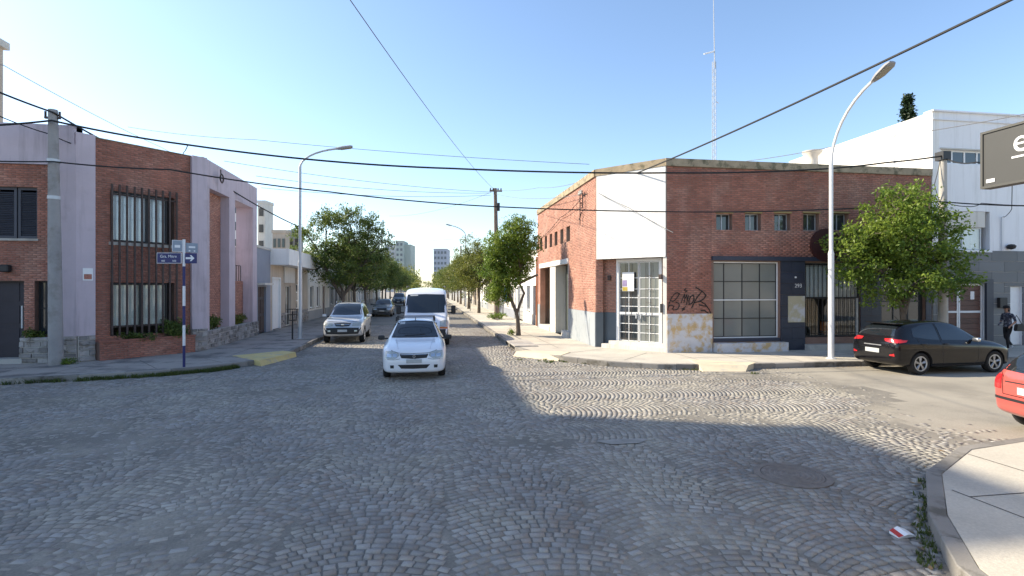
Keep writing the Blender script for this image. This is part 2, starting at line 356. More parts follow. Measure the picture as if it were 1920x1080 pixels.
# bed of dirt between the setts, its level rises and falls so joints are filled in places
gx_, gy_ = np.meshgrid(np.arange(-16, 12.51, .25), np.arange(1.5, 36.01, .25))
fill = -.0085 + .0082 * np.clip(hsh(gx_ * .9, gy_ * .9) * .8 + .12 + np.clip((-1.0 - gx_) * .14, 0, .42) + np.where((gx_ > 2.6) & (gy_ > 8.2), .22, 0) + np.where((gx_ > 3) & (gy_ < 8.5), -.25, 0), -.9, 1.05)
fill = np.minimum(fill + np.clip((gx_ - edge_x(gy_) + 1.9) / 1.9, 0, 1) * .008, .0015)
nx = gx_.shape[1]; ny = gx_.shape[0]; idx = np.arange(nx * ny).reshape(ny, nx)
q4 = np.stack([idx[:-1, :-1], idx[:-1, 1:], idx[1:, 1:], idx[1:, :-1]], -1).reshape(-1, 4)
cxy = np.stack([gx_.ravel(), gy_.ravel()], 1)[q4].mean(1)
isas = cxy[:, 0] > edge_x(cxy[:, 1])
Vb = np.stack([gx_.ravel(), gy_.ravel(), fill.ravel()], 1)
road = struct(npobj('road', Vb, q4[~isas], M_BED))
for p in road.data.polygons: p.use_smooth = True
struct(npobj('asphalt_road', Vb, q4[isas], M_ASPH))
struct(MB().box(12.5, 300, 6, 15.5, -.06, 0.001).build('side_street', M_ASPH))
struct(MB().box(-300, -16, 6, 16, -.06, -.002).build('side_street', M_FAR))
struct(MB().box(-5.2, 4.2, 36, 900, -.06, -.002).build('street', M_FAR))
struct(MB().box(-16, 12.5, -60, 1.5, -.06, -.002).build('street', M_FAR))

KERBS = {'nw': [(-90, 15.2), (-11, 15.3), (-9.1, 15.75), (-7.4, 16.3), (-6.2, 17.1), (-5.4, 18.1), (-5.0, 19.3), (-4.9, 20.5), (-4.9, 420)],
         'ne': [(3.42, 420), (3.42, 20.6), (3.75, 18.9), (4.5, 17.3), (5.6, 16.0), (6.9, 15.2), (8.2, 14.85), (10, 14.8), (120, 14.8)],
         'se': [(120, 6.9), (9.2, 6.9), (7.6, 6.6), (6.2, 5.8), (5.1, 4.75), (4.35, 3.8), (3.9, 2.6), (3.7, 0), (3.7, -60)],
         'sw': [(-5.0, -60), (-5.0, 2), (-5.4, 4.2), (-6.5, 5.9), (-8.2, 6.8), (-90, 6.9)]}
CORNER = {'nw': (-90, 420), 'ne': (120, 420), 'se': (120, -60), 'sw': (-90, -60)}
def offset(pl, d):
    out = []
    for i, p in enumerate(pl):
        a = Vector(pl[max(i - 1, 0)]); b = Vector(pl[min(i + 1, len(pl) - 1)]); t = (b - a).normalized(); out.append((p[0] - t.y * d, p[1] + t.x * d))
    return out
M_PAVE = mat('pavement_concrete', (.49, .455, .39), .9, .14, .8, 0, .35, 50, stain=(.43, .40, .35), ss=.9, st=.56, fine=.12)
M_PAVE_L = mat('grey_pavement', (.35, .315, .28), .9, .14, .8, 0, .35, 50, stain=(.17, .16, .15), ss=.9, st=.56, fine=.12)
M_KERB = mat('kerb_granite', (.25, .235, .215), .85, .2, 1.5, .2, .4, 60, stain=(.13, .12, .10), ss=2.2, st=.57)
M_JOINT = mat('pavement_joint', (.09, .085, .08), .95, .1)
def inpoly(p, poly):
    x, y = p; r = False
    for (x1, y1), (x2, y2) in zip(poly, poly[1:] + poly[:1]):
        if (y1 > y) != (y2 > y) and x < (x2 - x1) * (y - y1) / (y2 - y1) + x1: r = not r
    return r
PAVE = {}
for key, pl in KERBS.items():
    inner = offset(pl, .16); poly = inner + [CORNER[key]]; PAVE[key] = pl + [CORNER[key]]
    struct(MB().prism(poly, -.08, .15).build('pavement', M_PAVE_L if key == 'nw' else M_PAVE))
    k = struct(MB().prism(offset(pl, .03) + offset(pl, .158)[::-1], -.08, .13).build('kerb', M_KERB))
    # kerb stones one by one near the crossing
    pts = []; acc = 0
    for a, b in zip(pl, pl[1:]):
        a = Vector(a); b = Vector(b); L_ = (b - a).length; n = max(1, int(L_ / .25)); pts += [a.lerp(b, i / n) for i in range(n)]
    pts.append(Vector(pl[-1])); run = []; stone = []
    for p in pts:
        if p.length > 44: stone = []; continue
        stone.append(p)
        if len(stone) == 5:
            oa = offset([tuple(x) for x in stone], .004 * 0 + .0); ob = offset([tuple(x) for x in stone], .158)
            t = (stone[-1] - stone[0]).normalized() * .006; oa[0] = (oa[0][0] + t.x, oa[0][1] + t.y); ob[0] = (ob[0][0] + t.x, ob[0][1] + t.y)
            dz = random.uniform(-.006, .006); MB().prism(oa + ob[::-1], -.06, .152 + dz).build('kerb_stone', M_KERB, k, bevel=.01); stone = [p]
    # beyond that as one strip
    far = [i for i, p in enumerate(pts) if p.length > 43.5]
    segs = []
    for i in far:
        if segs and segs[-1][-1] == i - 1: segs[-1].append(i)
        else: segs.append([i])
    for sg in segs:
        if len(sg) > 1:
            pp = [tuple(pts[i]) for i in (sg[0], sg[-1])]; o = MB().prism(pp + offset(pp, .158)[::-1], -.06, .152).build('far_kerb', M_KERB, k)
# pavement expansion joints, sunk lines
def joints(key, lines, m=M_JOINT):
    mb = MB()
    for (x0, y0), (x1, y1) in lines:
        d = Vector((x1 - x0, y1 - y0)).normalized(); n = (-d.y * .009, d.x * .009)
        mb.poly([(x0 - n[0], y0 - n[1], .1535), (x1 - n[0], y1 - n[1], .1535), (x1 + n[0], y1 + n[1], .1535), (x0 + n[0], y0 + n[1], .1535)])
    struct(mb.build('pavement_joint', m))
joints('ne', [((x, 15.05), (x, 17.85)) for x in np.arange(8.6, 30, 1.5)] + [((8.2, 16.4), (30, 16.4))] + [((3.6, y), (6.45, y)) for y in np.arange(21, 60, 1.6)] + [((5.0, 20), (5.0, 60))] + [((4.6, 18.0), (6.6, 19.4)), ((6.2, 16.2), (7.7, 17.9))])
joints('nw', [((x, 15.8), (x, 18.6)) for x in np.arange(-16, -9.6, 1.5)] + [((-16, 17.2), (-8.0, 17.35))] + [((-8.1, y), (-5.1, y)) for y in np.arange(20, 60, 1.6)] + [((-6.6, 19), (-6.6, 60))] + [((-7.6, 16.6), (-9.0, 18.6)), ((-6.2, 17.6), (-8.0, 19.8))])
joints('se', [((4.2, 3.1), (12, 3.1)), ((5.9, 5.0), (12, 5.0)), ((7.4, 3), (7.4, 6.3)), ((5.9, 3.1), (5.9, 5.2)), ((9.2, 3), (9.2, 6.6))])
def sheet(name, pts, m, z=None): return MB().poly([(p[0], p[1], p[2] if len(p) > 2 else z) for p in pts]).build(name, m)
def ramp(pin, pout, m, f=.74):
    a = [(*ground(x, y, .16), .162) for x, y in pin]; b = [(*ground(x, y, .0), .006) for x, y in pout]
    m_ = [(p[0] + (q[0] - p[0]) * f, p[1] + (q[1] - p[1]) * f, .166) for p, q in zip(a, b)]; a = [(p[0], p[1], .166) for p in a]
    mb = MB(); rows = [a, m_, b]; mb.v = [p for r in rows for p in r] + [(p[0], p[1], -.05) for r in rows for p in r]
    mb.f = [(0, 1, 3, 2), (2, 3, 5, 4), (0, 2, 8, 6), (2, 4, 10, 8), (1, 3, 9, 7), (3, 5, 11, 9), (4, 5, 11, 10), (0, 1, 7, 6)]; return struct(mb.build('kerb_ramp', m))
ramp([(436, 667), (530, 658)], [(490, 687), (556, 669)], M_YEL, .93)
ramp([(1290, 674), (1418, 680)], [(1318, 697), (1398, 697)], M_TERRACE)
ramp([(985, 657), (1070, 660)], [(962, 668), (1046, 677)], M_TERRACE)

# ------------------------------------------------------------------ granite setts laid in arcs
def arcs(u0, u1, v0, v1, W, sag, pitch, ln):
    """columns of width W across u, arcs stacked along v; returns centre u,v, angle, half length, half depth"""
    out = []; ncol = int((u1 - u0) / W)
    for c in range(ncol):
        uc = u0 + (c + .5) * W; vv = v0 - sag + random.uniform(0, pitch)
        while vv < v1:
            t = -1 + random.uniform(0, .1)
            while t < 1:
                sl = -2 * sag * t / (W / 2); ca = 1 / math.sqrt(1 + sl * sl); l = ln * random.uniform(.65, 1.4); dt = l * ca / (W / 2)
                tm = t + dt / 2
                if tm > 1.0: break
                sl = -2 * sag * tm / (W / 2); a = math.atan(sl); ca = math.cos(a)
                out.append((uc + tm * W / 2, vv + sag * (1 - tm * tm), a + random.gauss(0, .07), l / 2 - .0045, pitch * ca / 2 - .0045)); t += dt
            vv += pitch * random.uniform(.95, 1.05)
    return np.array(out)
def zone2(x, y): return (x > 2.55 + .25 * np.sin(y * 2)) & (y > 8.3 + .2 * np.sin(x * 1.7)) & (y < 16.2)
A1 = arcs(-14.2, 9.9, 3.2, 36, 1.6, .26, .104, .122)
A1 = A1[~zone2(A1[:, 0], A1[:, 1])]
A2 = arcs(8.0, 16.7, 2.2, 10.4, 1.6, .28, .104, .12)     # u=Y, v=X
A2 = np.stack([A2[:, 1], A2[:, 0], math.pi / 2 - A2[:, 2], A2[:, 3], A2[:, 4]], 1); A2 = A2[zone2(A2[:, 0], A2[:, 1])]
A = np.concatenate([A1, A2])
keep = A[:, 0] < edge_x(A[:, 1]) + rng.normal(.2, .55, len(A))
keep &= np.hypot(A[:, 0] - 4.74, A[:, 1] - 6.33) > .50
hole = (np.hypot((A[:, 0] - 1.75) / 1.3, (A[:, 1] - 8.25) / .5) < .55) & (rng.random(len(A)) < .45); keep &= ~hole
for key in PAVE:
    pl = offset(KERBS[key], -.04) + [CORNER[key]]
    keep &= np.array([not (k_ and inpoly((x, y), pl)) for k_, x, y in zip(keep, A[:, 0], A[:, 1])])
fx = A[:, 0] * CT - A[:, 1] * ST; fz = A[:, 0] * ST + A[:, 1] * CT
keep &= (np.abs(fx) < fz * 1.0 + 2.5) & (fz > 3.2)
A = A[keep]
near = np.hypot(A[:, 0], A[:, 1]); fx = A[:, 0] * CT - A[:, 1] * ST; fz = A[:, 0] * ST + A[:, 1] * CT
vis = (np.abs(fx) < fz * .96) & (fz > 4.6); order = np.argsort(np.where(vis, fz, 1e9)); own = order[:300]
mask = np.ones(len(A), bool); mask[own] = False; S = A[mask]; n = len(S)
def stone_verts(S, n):
    zt = rng.normal(.0, .0018, n) - .001; tx = rng.normal(0, .018, n); ty = rng.normal(0, .018, n); V = np.zeros((n, 8, 3))
    ca, sa = np.cos(S[:, 2]), np.sin(S[:, 2])
    for i, (sx, sy) in enumerate(((-1, -1), (1, -1), (1, 1), (-1, 1))):
        for lv in (0, 1):
            ins = np.where(lv, .006, 0.0); jl = rng.normal(0, .005, n); jw = rng.normal(0, .004, n)
            lx = sx * (S[:, 3] - ins + jl * .7); ly = sy * (S[:, 4] - ins + jw * .7)
            V[:, i + 4 * lv, 0] = S[:, 0] + lx * ca - ly * sa; V[:, i + 4 * lv, 1] = S[:, 1] + lx * sa + ly * ca
            V[:, i + 4 * lv, 2] = (zt + tx * lx + ty * ly) if lv else -.035
    return V
V = stone_verts(S, n)
Fq = (np.arange(n)[:, None, None] * 8 + np.array([[4, 5, 6, 7], [0, 1, 5, 4], [1, 2, 6, 5], [2, 3, 7, 6], [3, 0, 4, 7]])[None]).reshape(-1, 4)
npobj('setts', V.reshape(-1, 3), Fq, M_STONES, road, 'stuff')
proto = []
for k in range(10):
    S0 = np.array([[0, 0, 0, .057, .047]]); V0 = stone_verts(S0, 1)[0]
    me = npmesh('sett', V0, np.array([[4, 5, 6, 7], [0, 1, 5, 4], [1, 2, 6, 5], [2, 3, 7, 6], [3, 0, 4, 7]])); me.materials.append(M_STONES); proto.append(me)
for j in own:
    a = A[j]; o = bpy.data.objects.new('sett', random.choice(proto)); col.objects.link(o); o.parent = road
    o.location = (a[0], a[1], random.gauss(0, .0015)); o.rotation_euler = (0, 0, a[2]); o.scale = (a[3] / .057, a[4] / .047, 1)
# cement smear and manhole
sm = [(3.1 + .38 * math.cos(t) * (1 + .25 * math.sin(3 * t)), 8.1 + .17 * math.sin(t) * (1 + .3 * math.cos(2 * t)), .010) for t in np.linspace(0, 2 * math.pi, 18)[:-1]]
struct(MB().poly(sm).build('cement_patch', mat('pale_cement', (.30, .285, .26), .9, .35, 4)))
mh = thing('manhole_cover', 'round ridged iron manhole cover set in the cobbles', 'manhole cover', (4.74, 6.33, 0))
M_IRON = mat('rusty_cast_iron', (.18, .155, .135), .65, .3, 8, 0, .4, 60)
o = MB().lathe([(.47, -.02), (.47, .004), (.385, .006), (.38, -.02)], n=36).build('rim', M_IRON); o.parent = mh
prof = [(0, .004)]
for i in range(5): r = .05 + i * .065; prof += [(r, .004), (r + .008, .011), (r + .03, .011), (r + .038, .004)]
o = MB().lathe(prof + [(.375, .004), (.375, -.02)], n=36).build('lid', M_IRON); o.parent = mh

# ------------------------------------------------------------------ grass tufts and weeds
M_GRASS = leafmat('grass', (.045, .075, .018), (.13, .16, .045))
def grass(spots, name='kerb_grass', hmin=.05, hmax=.16, nb=26, lean=.6):
    V, Q = [], []
    for x, y, r, z in spots:
        for _ in range(int(nb * max(1, r / .12))):
            a = random.uniform(0, 6.28); q = r * math.sqrt(random.random()); px_, py_ = x + q * math.cos(a), y + q * math.sin(a)
            h = random.uniform(hmin, hmax); t = random.uniform(0, 6.28); w_ = random.uniform(.006, .014); lx, ly = h * lean * random.gauss(0, .6), h * lean * random.gauss(0, .6); k = len(V)
            dx, dy = math.cos(t) * w_, math.sin(t) * w_
            V += [(px_ - dx, py_ - dy, z), (px_ + dx, py_ + dy, z), (px_ + lx * .5 + dx * .6, py_ + ly * .5 + dy * .6, z + h * .6), (px_ + lx, py_ + ly, z + h)]; Q.append((k, k + 1, k + 2, k + 3))
    o = npobj(name, V, Q, M_GRASS, None, 'stuff'); return o
sp = []
for (a, b, dens) in (((-13.5, 15.15), (-9.2, 15.65), 22), ((-9.1, 15.68), (-7.3, 16.2), 20), ((-7.3, 16.2), (-6.1, 17.0), 30), ((-6.1, 17.0), (-5.75, 17.5), 22)):
    for _ in range(dens * 2):
        t = random.random(); sp.append((a[0] + (b[0] - a[0]) * t + random.gauss(0, .04), a[1] + (b[1] - a[1]) * t + random.gauss(0, .05) - .03, .09, 0))
o = grass(sp, hmin=.04, hmax=.13); o['label'] = 'strip of grass growing along the left corner kerb'; o['category'] = 'grass'
sp = [(4.0 + random.gauss(0, .3), 17.9 + random.gauss(0, .5), .06, 0) for _ in range(16)] + [(*ground(x + random.gauss(0, 6), 676 + (x - 1000) * .06, 0), .10, 0) for x in (983, 1035, 1045, 1060, 1100, 1140, 1180, 1290, 1300, 1412, 1418)] + [(*ground(1740 + random.gauss(0, 6), y, 0), .09, 0) for y in range(905, 1060, 14)]
o = grass(sp, hmin=.02, hmax=.075); o['label'] = 'weeds along the right hand corner kerbs'; o['category'] = 'weeds'
# dry leaves and grit gathered along the kerbs
M_DRY = mat('dry_leaf', (.22, .15, .08), .9, .2, 3, .5)
V, Q = [], []
for key in ('ne', 'nw', 'se'):
    for a, b in zip(KERBS[key], KERBS[key][1:]):
        a = Vector(a); b = Vector(b)
        if min(a.length, b.length) > 40: continue
        if (b - a).length > 60: b = a + (b - a).normalized() * 40 if a.length < b.length else b; a = b + (a - b).normalized() * 40 if a.length > b.length else a
        t_ = (b - a).normalized(); nr = Vector((t_.y, -t_.x))
        for _ in range(int((b - a).length * 14)):
            p = a.lerp(b, random.random()) + nr * abs(random.gauss(.03, .16)); k = len(V); an = random.uniform(0, 6.28); l_ = random.uniform(.015, .045); w2 = l_ * random.uniform(.3, .6); z = .006; tz = random.uniform(-.01, .012)
            V += [(p.x + math.cos(an) * l_, p.y + math.sin(an) * l_, z + tz + .008), (p.x - math.sin(an) * w2, p.y + math.cos(an) * w2, z), (p.x - math.cos(an) * l_, p.y - math.sin(an) * l_, z + .004), (p.x + math.sin(an) * w2, p.y - math.cos(an) * w2, z + .006)]; Q.append((k, k + 1, k + 2, k + 3))
o = npobj('gutter_debris', V, Q, M_DRY, None, 'stuff'); o['label'] = 'dry leaves and grit scattered along the gutters'; o['category'] = 'debris'
# ================================================================== buildings
def flat_roof(parent, pts, z, m=M_CAP): return MB().prism(pts, z - .2, z).build('roof', m, parent)
def bars(parent, fr, us, z0, z1, d, w_=.02, rails=(), m=None, name='grille'):
    mb = MB(fr)
    for u in us: mb.box(u - w_ / 2, u + w_ / 2, d - w_ / 2, d + w_ / 2, z0, z1)
    for z in rails: mb.box(us[0] - w_, us[-1] + w_, d - w_ * .3, d + w_ * .3, z - w_ / 2, z + w_ / 2)
    return mb.build(name, m or M_BLACK, parent)
def tiles(parent, fr, m, u0, u1, z0, z1, tw, thh, ops=(), d=.0, gap=.008, proud=.012, name='tile', stagger=True):
    nr = max(1, round((z1 - z0) / thh)); thh = (z1 - z0) / nr
    for r in range(nr):
        a, b = z0 + r * thh, z0 + (r + 1) * thh; s = u0 - (tw / 2 if (r % 2 and stagger) else 0)
        while s < u1:
            x0, x1 = max(s, u0), min(s + tw, u1); s += tw
            if x1 - x0 < .04: continue
            for p, q, c, e in rect_minus(x0, x1, a, b, [o for o in ops if o[0] < x1 and o[1] > x0 and o[2] < b and o[3] > a]):
                if q - p > .03 and e - c > .03: MB(fr).box(p + gap / 2, q - gap / 2, d, d + proud, c + gap / 2, e - gap / 2).build(name, m, parent)
def stones(parent, fr, m, u0, u1, z0, z1, d=0., size=.32, name='stone'):
    """rubble facing, every stone its own block"""
    z = z0
    while z < z1 - .05:
        h = min(random.uniform(.6, 1.0) * size * .62, z1 - z); h = h if z1 - z - h > .07 else z1 - z; u = u0
        while u < u1 - .02:
            l = min(random.uniform(.6, 1.5) * size, u1 - u); l = l if u1 - u - l > .1 else u1 - u
            g = .007; p = d + random.uniform(.012, .045); n0 = [(u + g, z + g), (u + l - g, z + g), (u + l - g, z + h - g), (u + g, z + h - g)]
            j = lambda s: random.uniform(-s, s); mb = MB(fr); P = fr.P
            mb.v = [P(a, d - .01, b) for a, b in n0] + [P(a + (.015 if i in (0, 3) else -.015) + j(.012), p + j(.012), b + (.012 if i < 2 else -.012) + j(.01)) for i, (a, b) in enumerate(n0)]
            mb.f = [(4, 5, 6, 7), (0, 1, 5, 4), (1, 2, 6, 5), (2, 3, 7, 6), (3, 0, 4, 7)]; mb.build(name, m, parent); u += l
        z += h

# ------------------------------------------------------------------ brick corner building on the right
Bp, Cp, Ap, Dp = (6.52, 20.05), (8.45, 17.9), (6.52, 31.1), (19.36, 17.9)
LC = math.dist(Bp, Cp); uc = ((Cp[0] - Bp[0]) / LC, (Cp[1] - Bp[1]) / LC)
FS = Fr(Cp, (1, 0), (0, -1)); FW = Fr(Bp, (0, 1), (-1, 0)); FC = Fr(Bp, uc, (uc[1], -uc[0]))
if FC.N[0] > 0: FC.N = (-FC.N[0], -FC.N[1])
LS, LW = Dp[0] - Cp[0], Ap[1] - Bp[1]; HT = 7.07; HB = 6.80
ne = thing('brick_building', 'brick corner building with white panel over its chamfered corner door, graffiti on the side', 'building', (8.45, 17.9, 0))
shop = FS.rect(1338, 490, 1462, 640); gate = FS.rect(1508, 493, 1613, 632); smalls = [FS.rect(a, 400, a + 30, 432) for a in (1343, 1397, 1452, 1506, 1561)]
zl = FS.px(1400, 482)[1]; zd = FS.px(1295, 588)[1]; uL = FS.px(1334, 600)[0]
win3 = FS.rect(1652, 500, 1735, 630)
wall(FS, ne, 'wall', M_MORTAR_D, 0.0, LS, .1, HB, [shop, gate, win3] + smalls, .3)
bricks(FS, ne, M_BRICK_D, .005, uL, zd, HB)
bricks(FS, ne, M_BRICK_D, uL, LS, zl + .02, HB, smalls)
# peeling plaster dado, navy shop front
MB(FS).box(.002, uL + .02, 0, .035, .15, zd - .004).build('plaster_dado', M_PEEL, ne)
MB(FS).box(uL, LS - .003, 0, .10, zl - .13, zl + .02).build('lintel', M_NAVY, ne)
pil = FS.rect(1462, 490, 1508, 650)
tiles(ne, FS, M_NAVY, pil[0] + .02, pil[1], .15, zl - .13, .9, .42, d=.0, proud=.05)
tiles(ne, FS, M_NAVY, gate[1], LS - .01, .15, zl - .13, .9, .42, ops=[win3], d=.0, proud=.03)
MB(FS).box(pil[0] + .3, pil[1] - .03, .05, .075, *FS.rect(1479, 555, 1504, 604)[2:]).build('notice_board', mat('notice_board', (.46, .42, .30), .7, .05, 2, stain=(.55, .55, .58), ss=2.2, st=.56), ne)
text('293', .2, M_DWHITE, ne, FS, (pil[0] + pil[1]) / 2 + .22, .052, FS.px(1500, 536)[1])
MB(FS).lathe([(0, 0), (.035, 0), (.035, .03), (0, .04)], c=FS.P(pil[1] - .42, .1, FS.px(1495, 520)[1]), axis='y', n=10).build('door_bell', M_DWHITE, ne)
sw_ = window(ne, FS, shop[0] + .05, shop[1] - .05, shop[2] + .16, shop[3] - .06, -.16, [0, .17, .457, .735, 1], 4, .028, M_BLACK, M_GLASSG, name='shop_window')
MB(FS).box(shop[0] + .005, shop[0] + .05, -.2, -.11, shop[2] + .12, shop[3] - .01).build('frame', M_DWHITE, sw_); MB(FS).box(shop[1] - .05, shop[1] - .005, -.2, -.11, shop[2] + .12, shop[3] - .01).build('frame', M_DWHITE, sw_)
MB(FS).box(shop[0] + .05, shop[1] - .05, -.2, -.11, shop[3] - .06, shop[3] - .01).build('frame', M_DWHITE, sw_); MB(FS).box(shop[0] + .05, shop[1] - .05, -.2, -.11, shop[2] + .12, shop[2] + .16).build('frame', M_DWHITE, sw_)
zq = (shop[2] + shop[3]) / 2 + .05; MB(FS).box(shop[0] + .05, shop[1] - .05, -.13, -.115, zq - .02, zq + .02).build('transom', M_DWHITE, sw_)
MB(FS).box(shop[0], shop[1], -.3, .02, shop[2], shop[2] + .117).build('window_sill', M_NAVY, ne)
MB(FS).box(shop[0] - .02, shop[1] + .12, .002, .33, .15, shop[2] - .03).build('step', M_PEEL, ne)
MB(FS).box(gate[0] - .02, gate[1], .0, .35, .15, .36).build('step', M_CONC, ne)
# glazed front with bars, curtain above, room behind
gw = gate[1] - gate[0]
g1 = window(ne, FS, gate[0] + .01, gate[1] - .01, gate[2] + .02, gate[3] - .02, -.07, [0, .5, 1], [0, .53, 1], .06, M_BLACK, M_GLASS, name='glazed_front')
zc_ = gate[2] + (gate[3] - gate[2]) * .53
n_ = 60; V = []
for i in range(n_ + 1):
    u = gate[0] + gw * i / n_; dd = -.12 + .015 * math.sin(i * 1.3); V += [FS.P(u, dd, zc_), FS.P(u, dd, gate[3])]
l = world_loc(g1); me = bpy.data.meshes.new('curtain'); me.from_pydata([(x - l.x, y - l.y, z - l.z) for x, y, z in V], [], [(2 * i, 2 * i + 2, 2 * i + 3, 2 * i + 1) for i in range(n_)]); link('curtain', me, mat('pale_curtain', (.62, .66, .68), .9, .1, 3), g1, True)
bars(ne, FS, [gate[0] + .06 + i * (gw - .12) / 13 for i in range(14)], gate[2] + .02, gate[3] - .03, .0, .018, [gate[2] + .15, zc_, gate[3] - .12], M_BLACK)
MB(FS).box(gate[1] - .14, gate[1] - .06, -.1, -.02, gate[2] + .02, zc_).build('gate_post', M_STEEL, ne)
window(ne, FS, *win3, -.15, 3, 2, .05, M_BLACK, M_GLASSD)
room = MB(FS).box(gate[0] - .6, gate[1] + 1.2, -4.2, -4.1, .15, 3.4).box(gate[0] - .6, gate[1] + 1.2, -4.1, -.3, .15, .22).box(gate[0] - .6, gate[1] + 1.2, -4.1, -.3, 3.35, 3.4).box(gate[0] - .7, gate[0] - .6, -4.1, -.3, .15, 3.4).box(gate[1] + 1.2, gate[1] + 1.3, -4.1, -.3, .15, 3.4).build('room_lining', M_GREYW, ne)
def chair(u, d, m, lab, rot):
    p = FS.P(u, d, .22); c = thing('chair', lab, 'chair', p, rot)
    for nm, b in (('seat', (-.22, .22, -.22, .22, .42, .47)), ('backrest', (-.22, .22, .18, .22, .5, .9))): o = MB().box(*b).build(nm, m, None, bevel=.01); o.parent = c
    for x in (-.19, .19):
        for y in (-.19, .19): o = MB().box(x - .015, x + .015, y - .015, y + .015, 0, .42 if y < 0 else .55).build('leg', M_BLACK, None); o.parent = c
chair(gate[0] + .62, -1.1, M_BLACK, 'black chair behind the barred glass front', .3)
chair(gate[1] - .55, -1.0, mat('orange_plastic', (.48, .14, .03), .5, .05), 'orange chair behind the barred glass front', -.4)
# four small square windows with deep reveals
for s_ in smalls:
    window(ne, FS, *s_, -.22, [0, .5, 1], 1, .035, M_STEEL, M_GLASSD); MB(FS).box(s_[0] - .03, s_[1] + .03, .003, .035, s_[3], s_[3] + .06).build('window_head', mat('ochre_stone', (.33, .24, .10), .9, .2, 4), ne)
MB(FS).lathe([(0, 0), (.62, 0), (.62, .09), (0, .09)], c=FS.P(FS.px(1545, 460)[0], .13, FS.px(1545, 460)[1]), axis='y', n=28).build('round_disc', mat('dark_maroon', (.055, .018, .018), .5, .15, 3), ne)  # dark maroon disc standing off the brick
# graffiti: black spray strokes over the brick
gr = MB(FS)
def stroke(pts, w_=.035):
    P = [FS.px(1240 + x / 7.2, 520 + y / 7.2) for x, y in pts]; Q = []
    for a, b in zip(P, P[1:]):
        for k in range(4): Q.append((a[0] + (b[0] - a[0]) * k / 4, a[1] + (b[1] - a[1]) * k / 4))
    Q.append(P[-1])
    for i, (a, b) in enumerate(zip(Q, Q[1:])):
        t = Vector((b[0] - a[0], b[1] - a[1]))
        if t.length < 1e-5: continue
        t.normalize(); n = Vector((-t.y, t.x)) * w_ / 2; e = t * w_ * .25; dd = .0185 + .0004 * (i % 5) + .0002 * (len(gr.v) % 7); P3 = gr.fr.P
        gr.poly([P3(a[0] - e.x - n.x, dd, a[1] - e.y - n.y), P3(b[0] + e.x - n.x, dd, b[1] + e.y - n.y), P3(b[0] + e.x + n.x, dd, b[1] + e.y + n.y), P3(a[0] - e.x + n.x, dd, a[1] - e.y + n.y)])
for s_ in ([(245, 230), (215, 208), (180, 218), (140, 265), (120, 310), (150, 330), (190, 300), (225, 250), (245, 215)], [(190, 330), (235, 355), (242, 385), (215, 430), (165, 443), (150, 425), (170, 390), (120, 375), (92, 395), (85, 440)],
           [(120, 310), (100, 360), (92, 410)], [(262, 345), (285, 290), (310, 225)], [(300, 345), (315, 290), (340, 235)], [(335, 370), (350, 300), (368, 240)], [(310, 225), (315, 290), (340, 235), (345, 300), (368, 240)],
           [(430, 240), (395, 255), (370, 310), (372, 365), (410, 350), (440, 300), (430, 240)], [(405, 415), (440, 340), (480, 270), (540, 195)], [(462, 135), (510, 165), (555, 195), (600, 245), (570, 290), (520, 320), (440, 345)],
           [(520, 320), (590, 365), (640, 430), (670, 500), (690, 550)], [(530, 450), (580, 445), (620, 480), (660, 520)], [(505, 370), (560, 385), (610, 390)], [(330, 150), (305, 175), (345, 185), (320, 200)], [(325, 395), (275, 430), (315, 425), (280, 450)]):
    stroke(s_, .042 if s_[0][0] > 400 else .03)
gr.build('graffiti', mat('spray_paint', (.015, .012, .012), .6, .1), ne)
# west face
wdoor = (FW.px(1066, 600)[0], FW.px(1013, 600)[0], .15, FW.px(1066, 494)[1]); w6z = FW.rect(1062, 424, 1069, 453)[2:]
w6 = [(FW.px(b, 440)[0], FW.px(a, 440)[0], *w6z) for a, b in ((1012.8, 1017), (1021.5, 1026), (1030.7, 1035.5), (1040, 1045.5), (1050.7, 1056.7), (1062, 1069))]
wall(FW, ne, 'wall', M_MORTAR, 0, LW, .1, HB, [wdoor] + w6, .3)
zdw = FW.px(1100, 583)[1]
bricks(FW, ne, M_BRICK, .005, wdoor[0], zdw, wdoor[3] + .25); bricks(FW, ne, M_BRICK, wdoor[1], LW, zdw, wdoor[3] + .25); bricks(FW, ne, M_BRICK, .005, LW, wdoor[3] + .25, HB, w6)
tiles(ne, FW, M_DADO, .003, wdoor[0] - .02, .15, zdw - .004, 1.3, zdw - .16, d=0, proud=.03); tiles(ne, FW, M_DADO, wdoor[1] + .02, LW - .01, .15, zdw - .004, 1.3, zdw - .16, d=0, proud=.03)
MB(FW).box(wdoor[0] - .05, wdoor[1] + .05, .0, .06, wdoor[3], wdoor[3] + .24).build('lintel', M_WHITE, ne)
for a in w6: MB(FW).box(a[0], a[1], -.25, -.2, a[2], a[3]).build('window', M_ROOM, ne)
uc0, uc1 = FW.px(1041, 560)[0], FW.px(1031, 560)[0]
MB(FW).box(uc0, uc1, -.55, -.01, .15, wdoor[3] - .003).build('pillar', M_WHITE2, ne)
wr = FW.px(1066, 600)[0]
MB(FW).box(wdoor[0], uc0, -.7, -.55, .15, wdoor[3]).build('door', mat('dark_green_door', (.07, .08, .07), .5, .1, 2), ne)
MB(FW).box(wdoor[0] + .003, wdoor[0] + .12, -.55, .0, .15, wdoor[3] - .003).build('door_jamb', M_WHITE2, ne)
MB(FW).box(uc1, wdoor[1], -.7, -.55, 1.25, wdoor[3]).build('recess_wall', M_TERRA, ne); MB(FW).box(uc1, wdoor[1], -.7, -.53, .15, 1.246).build('recess_dado', M_DADO_D, ne)
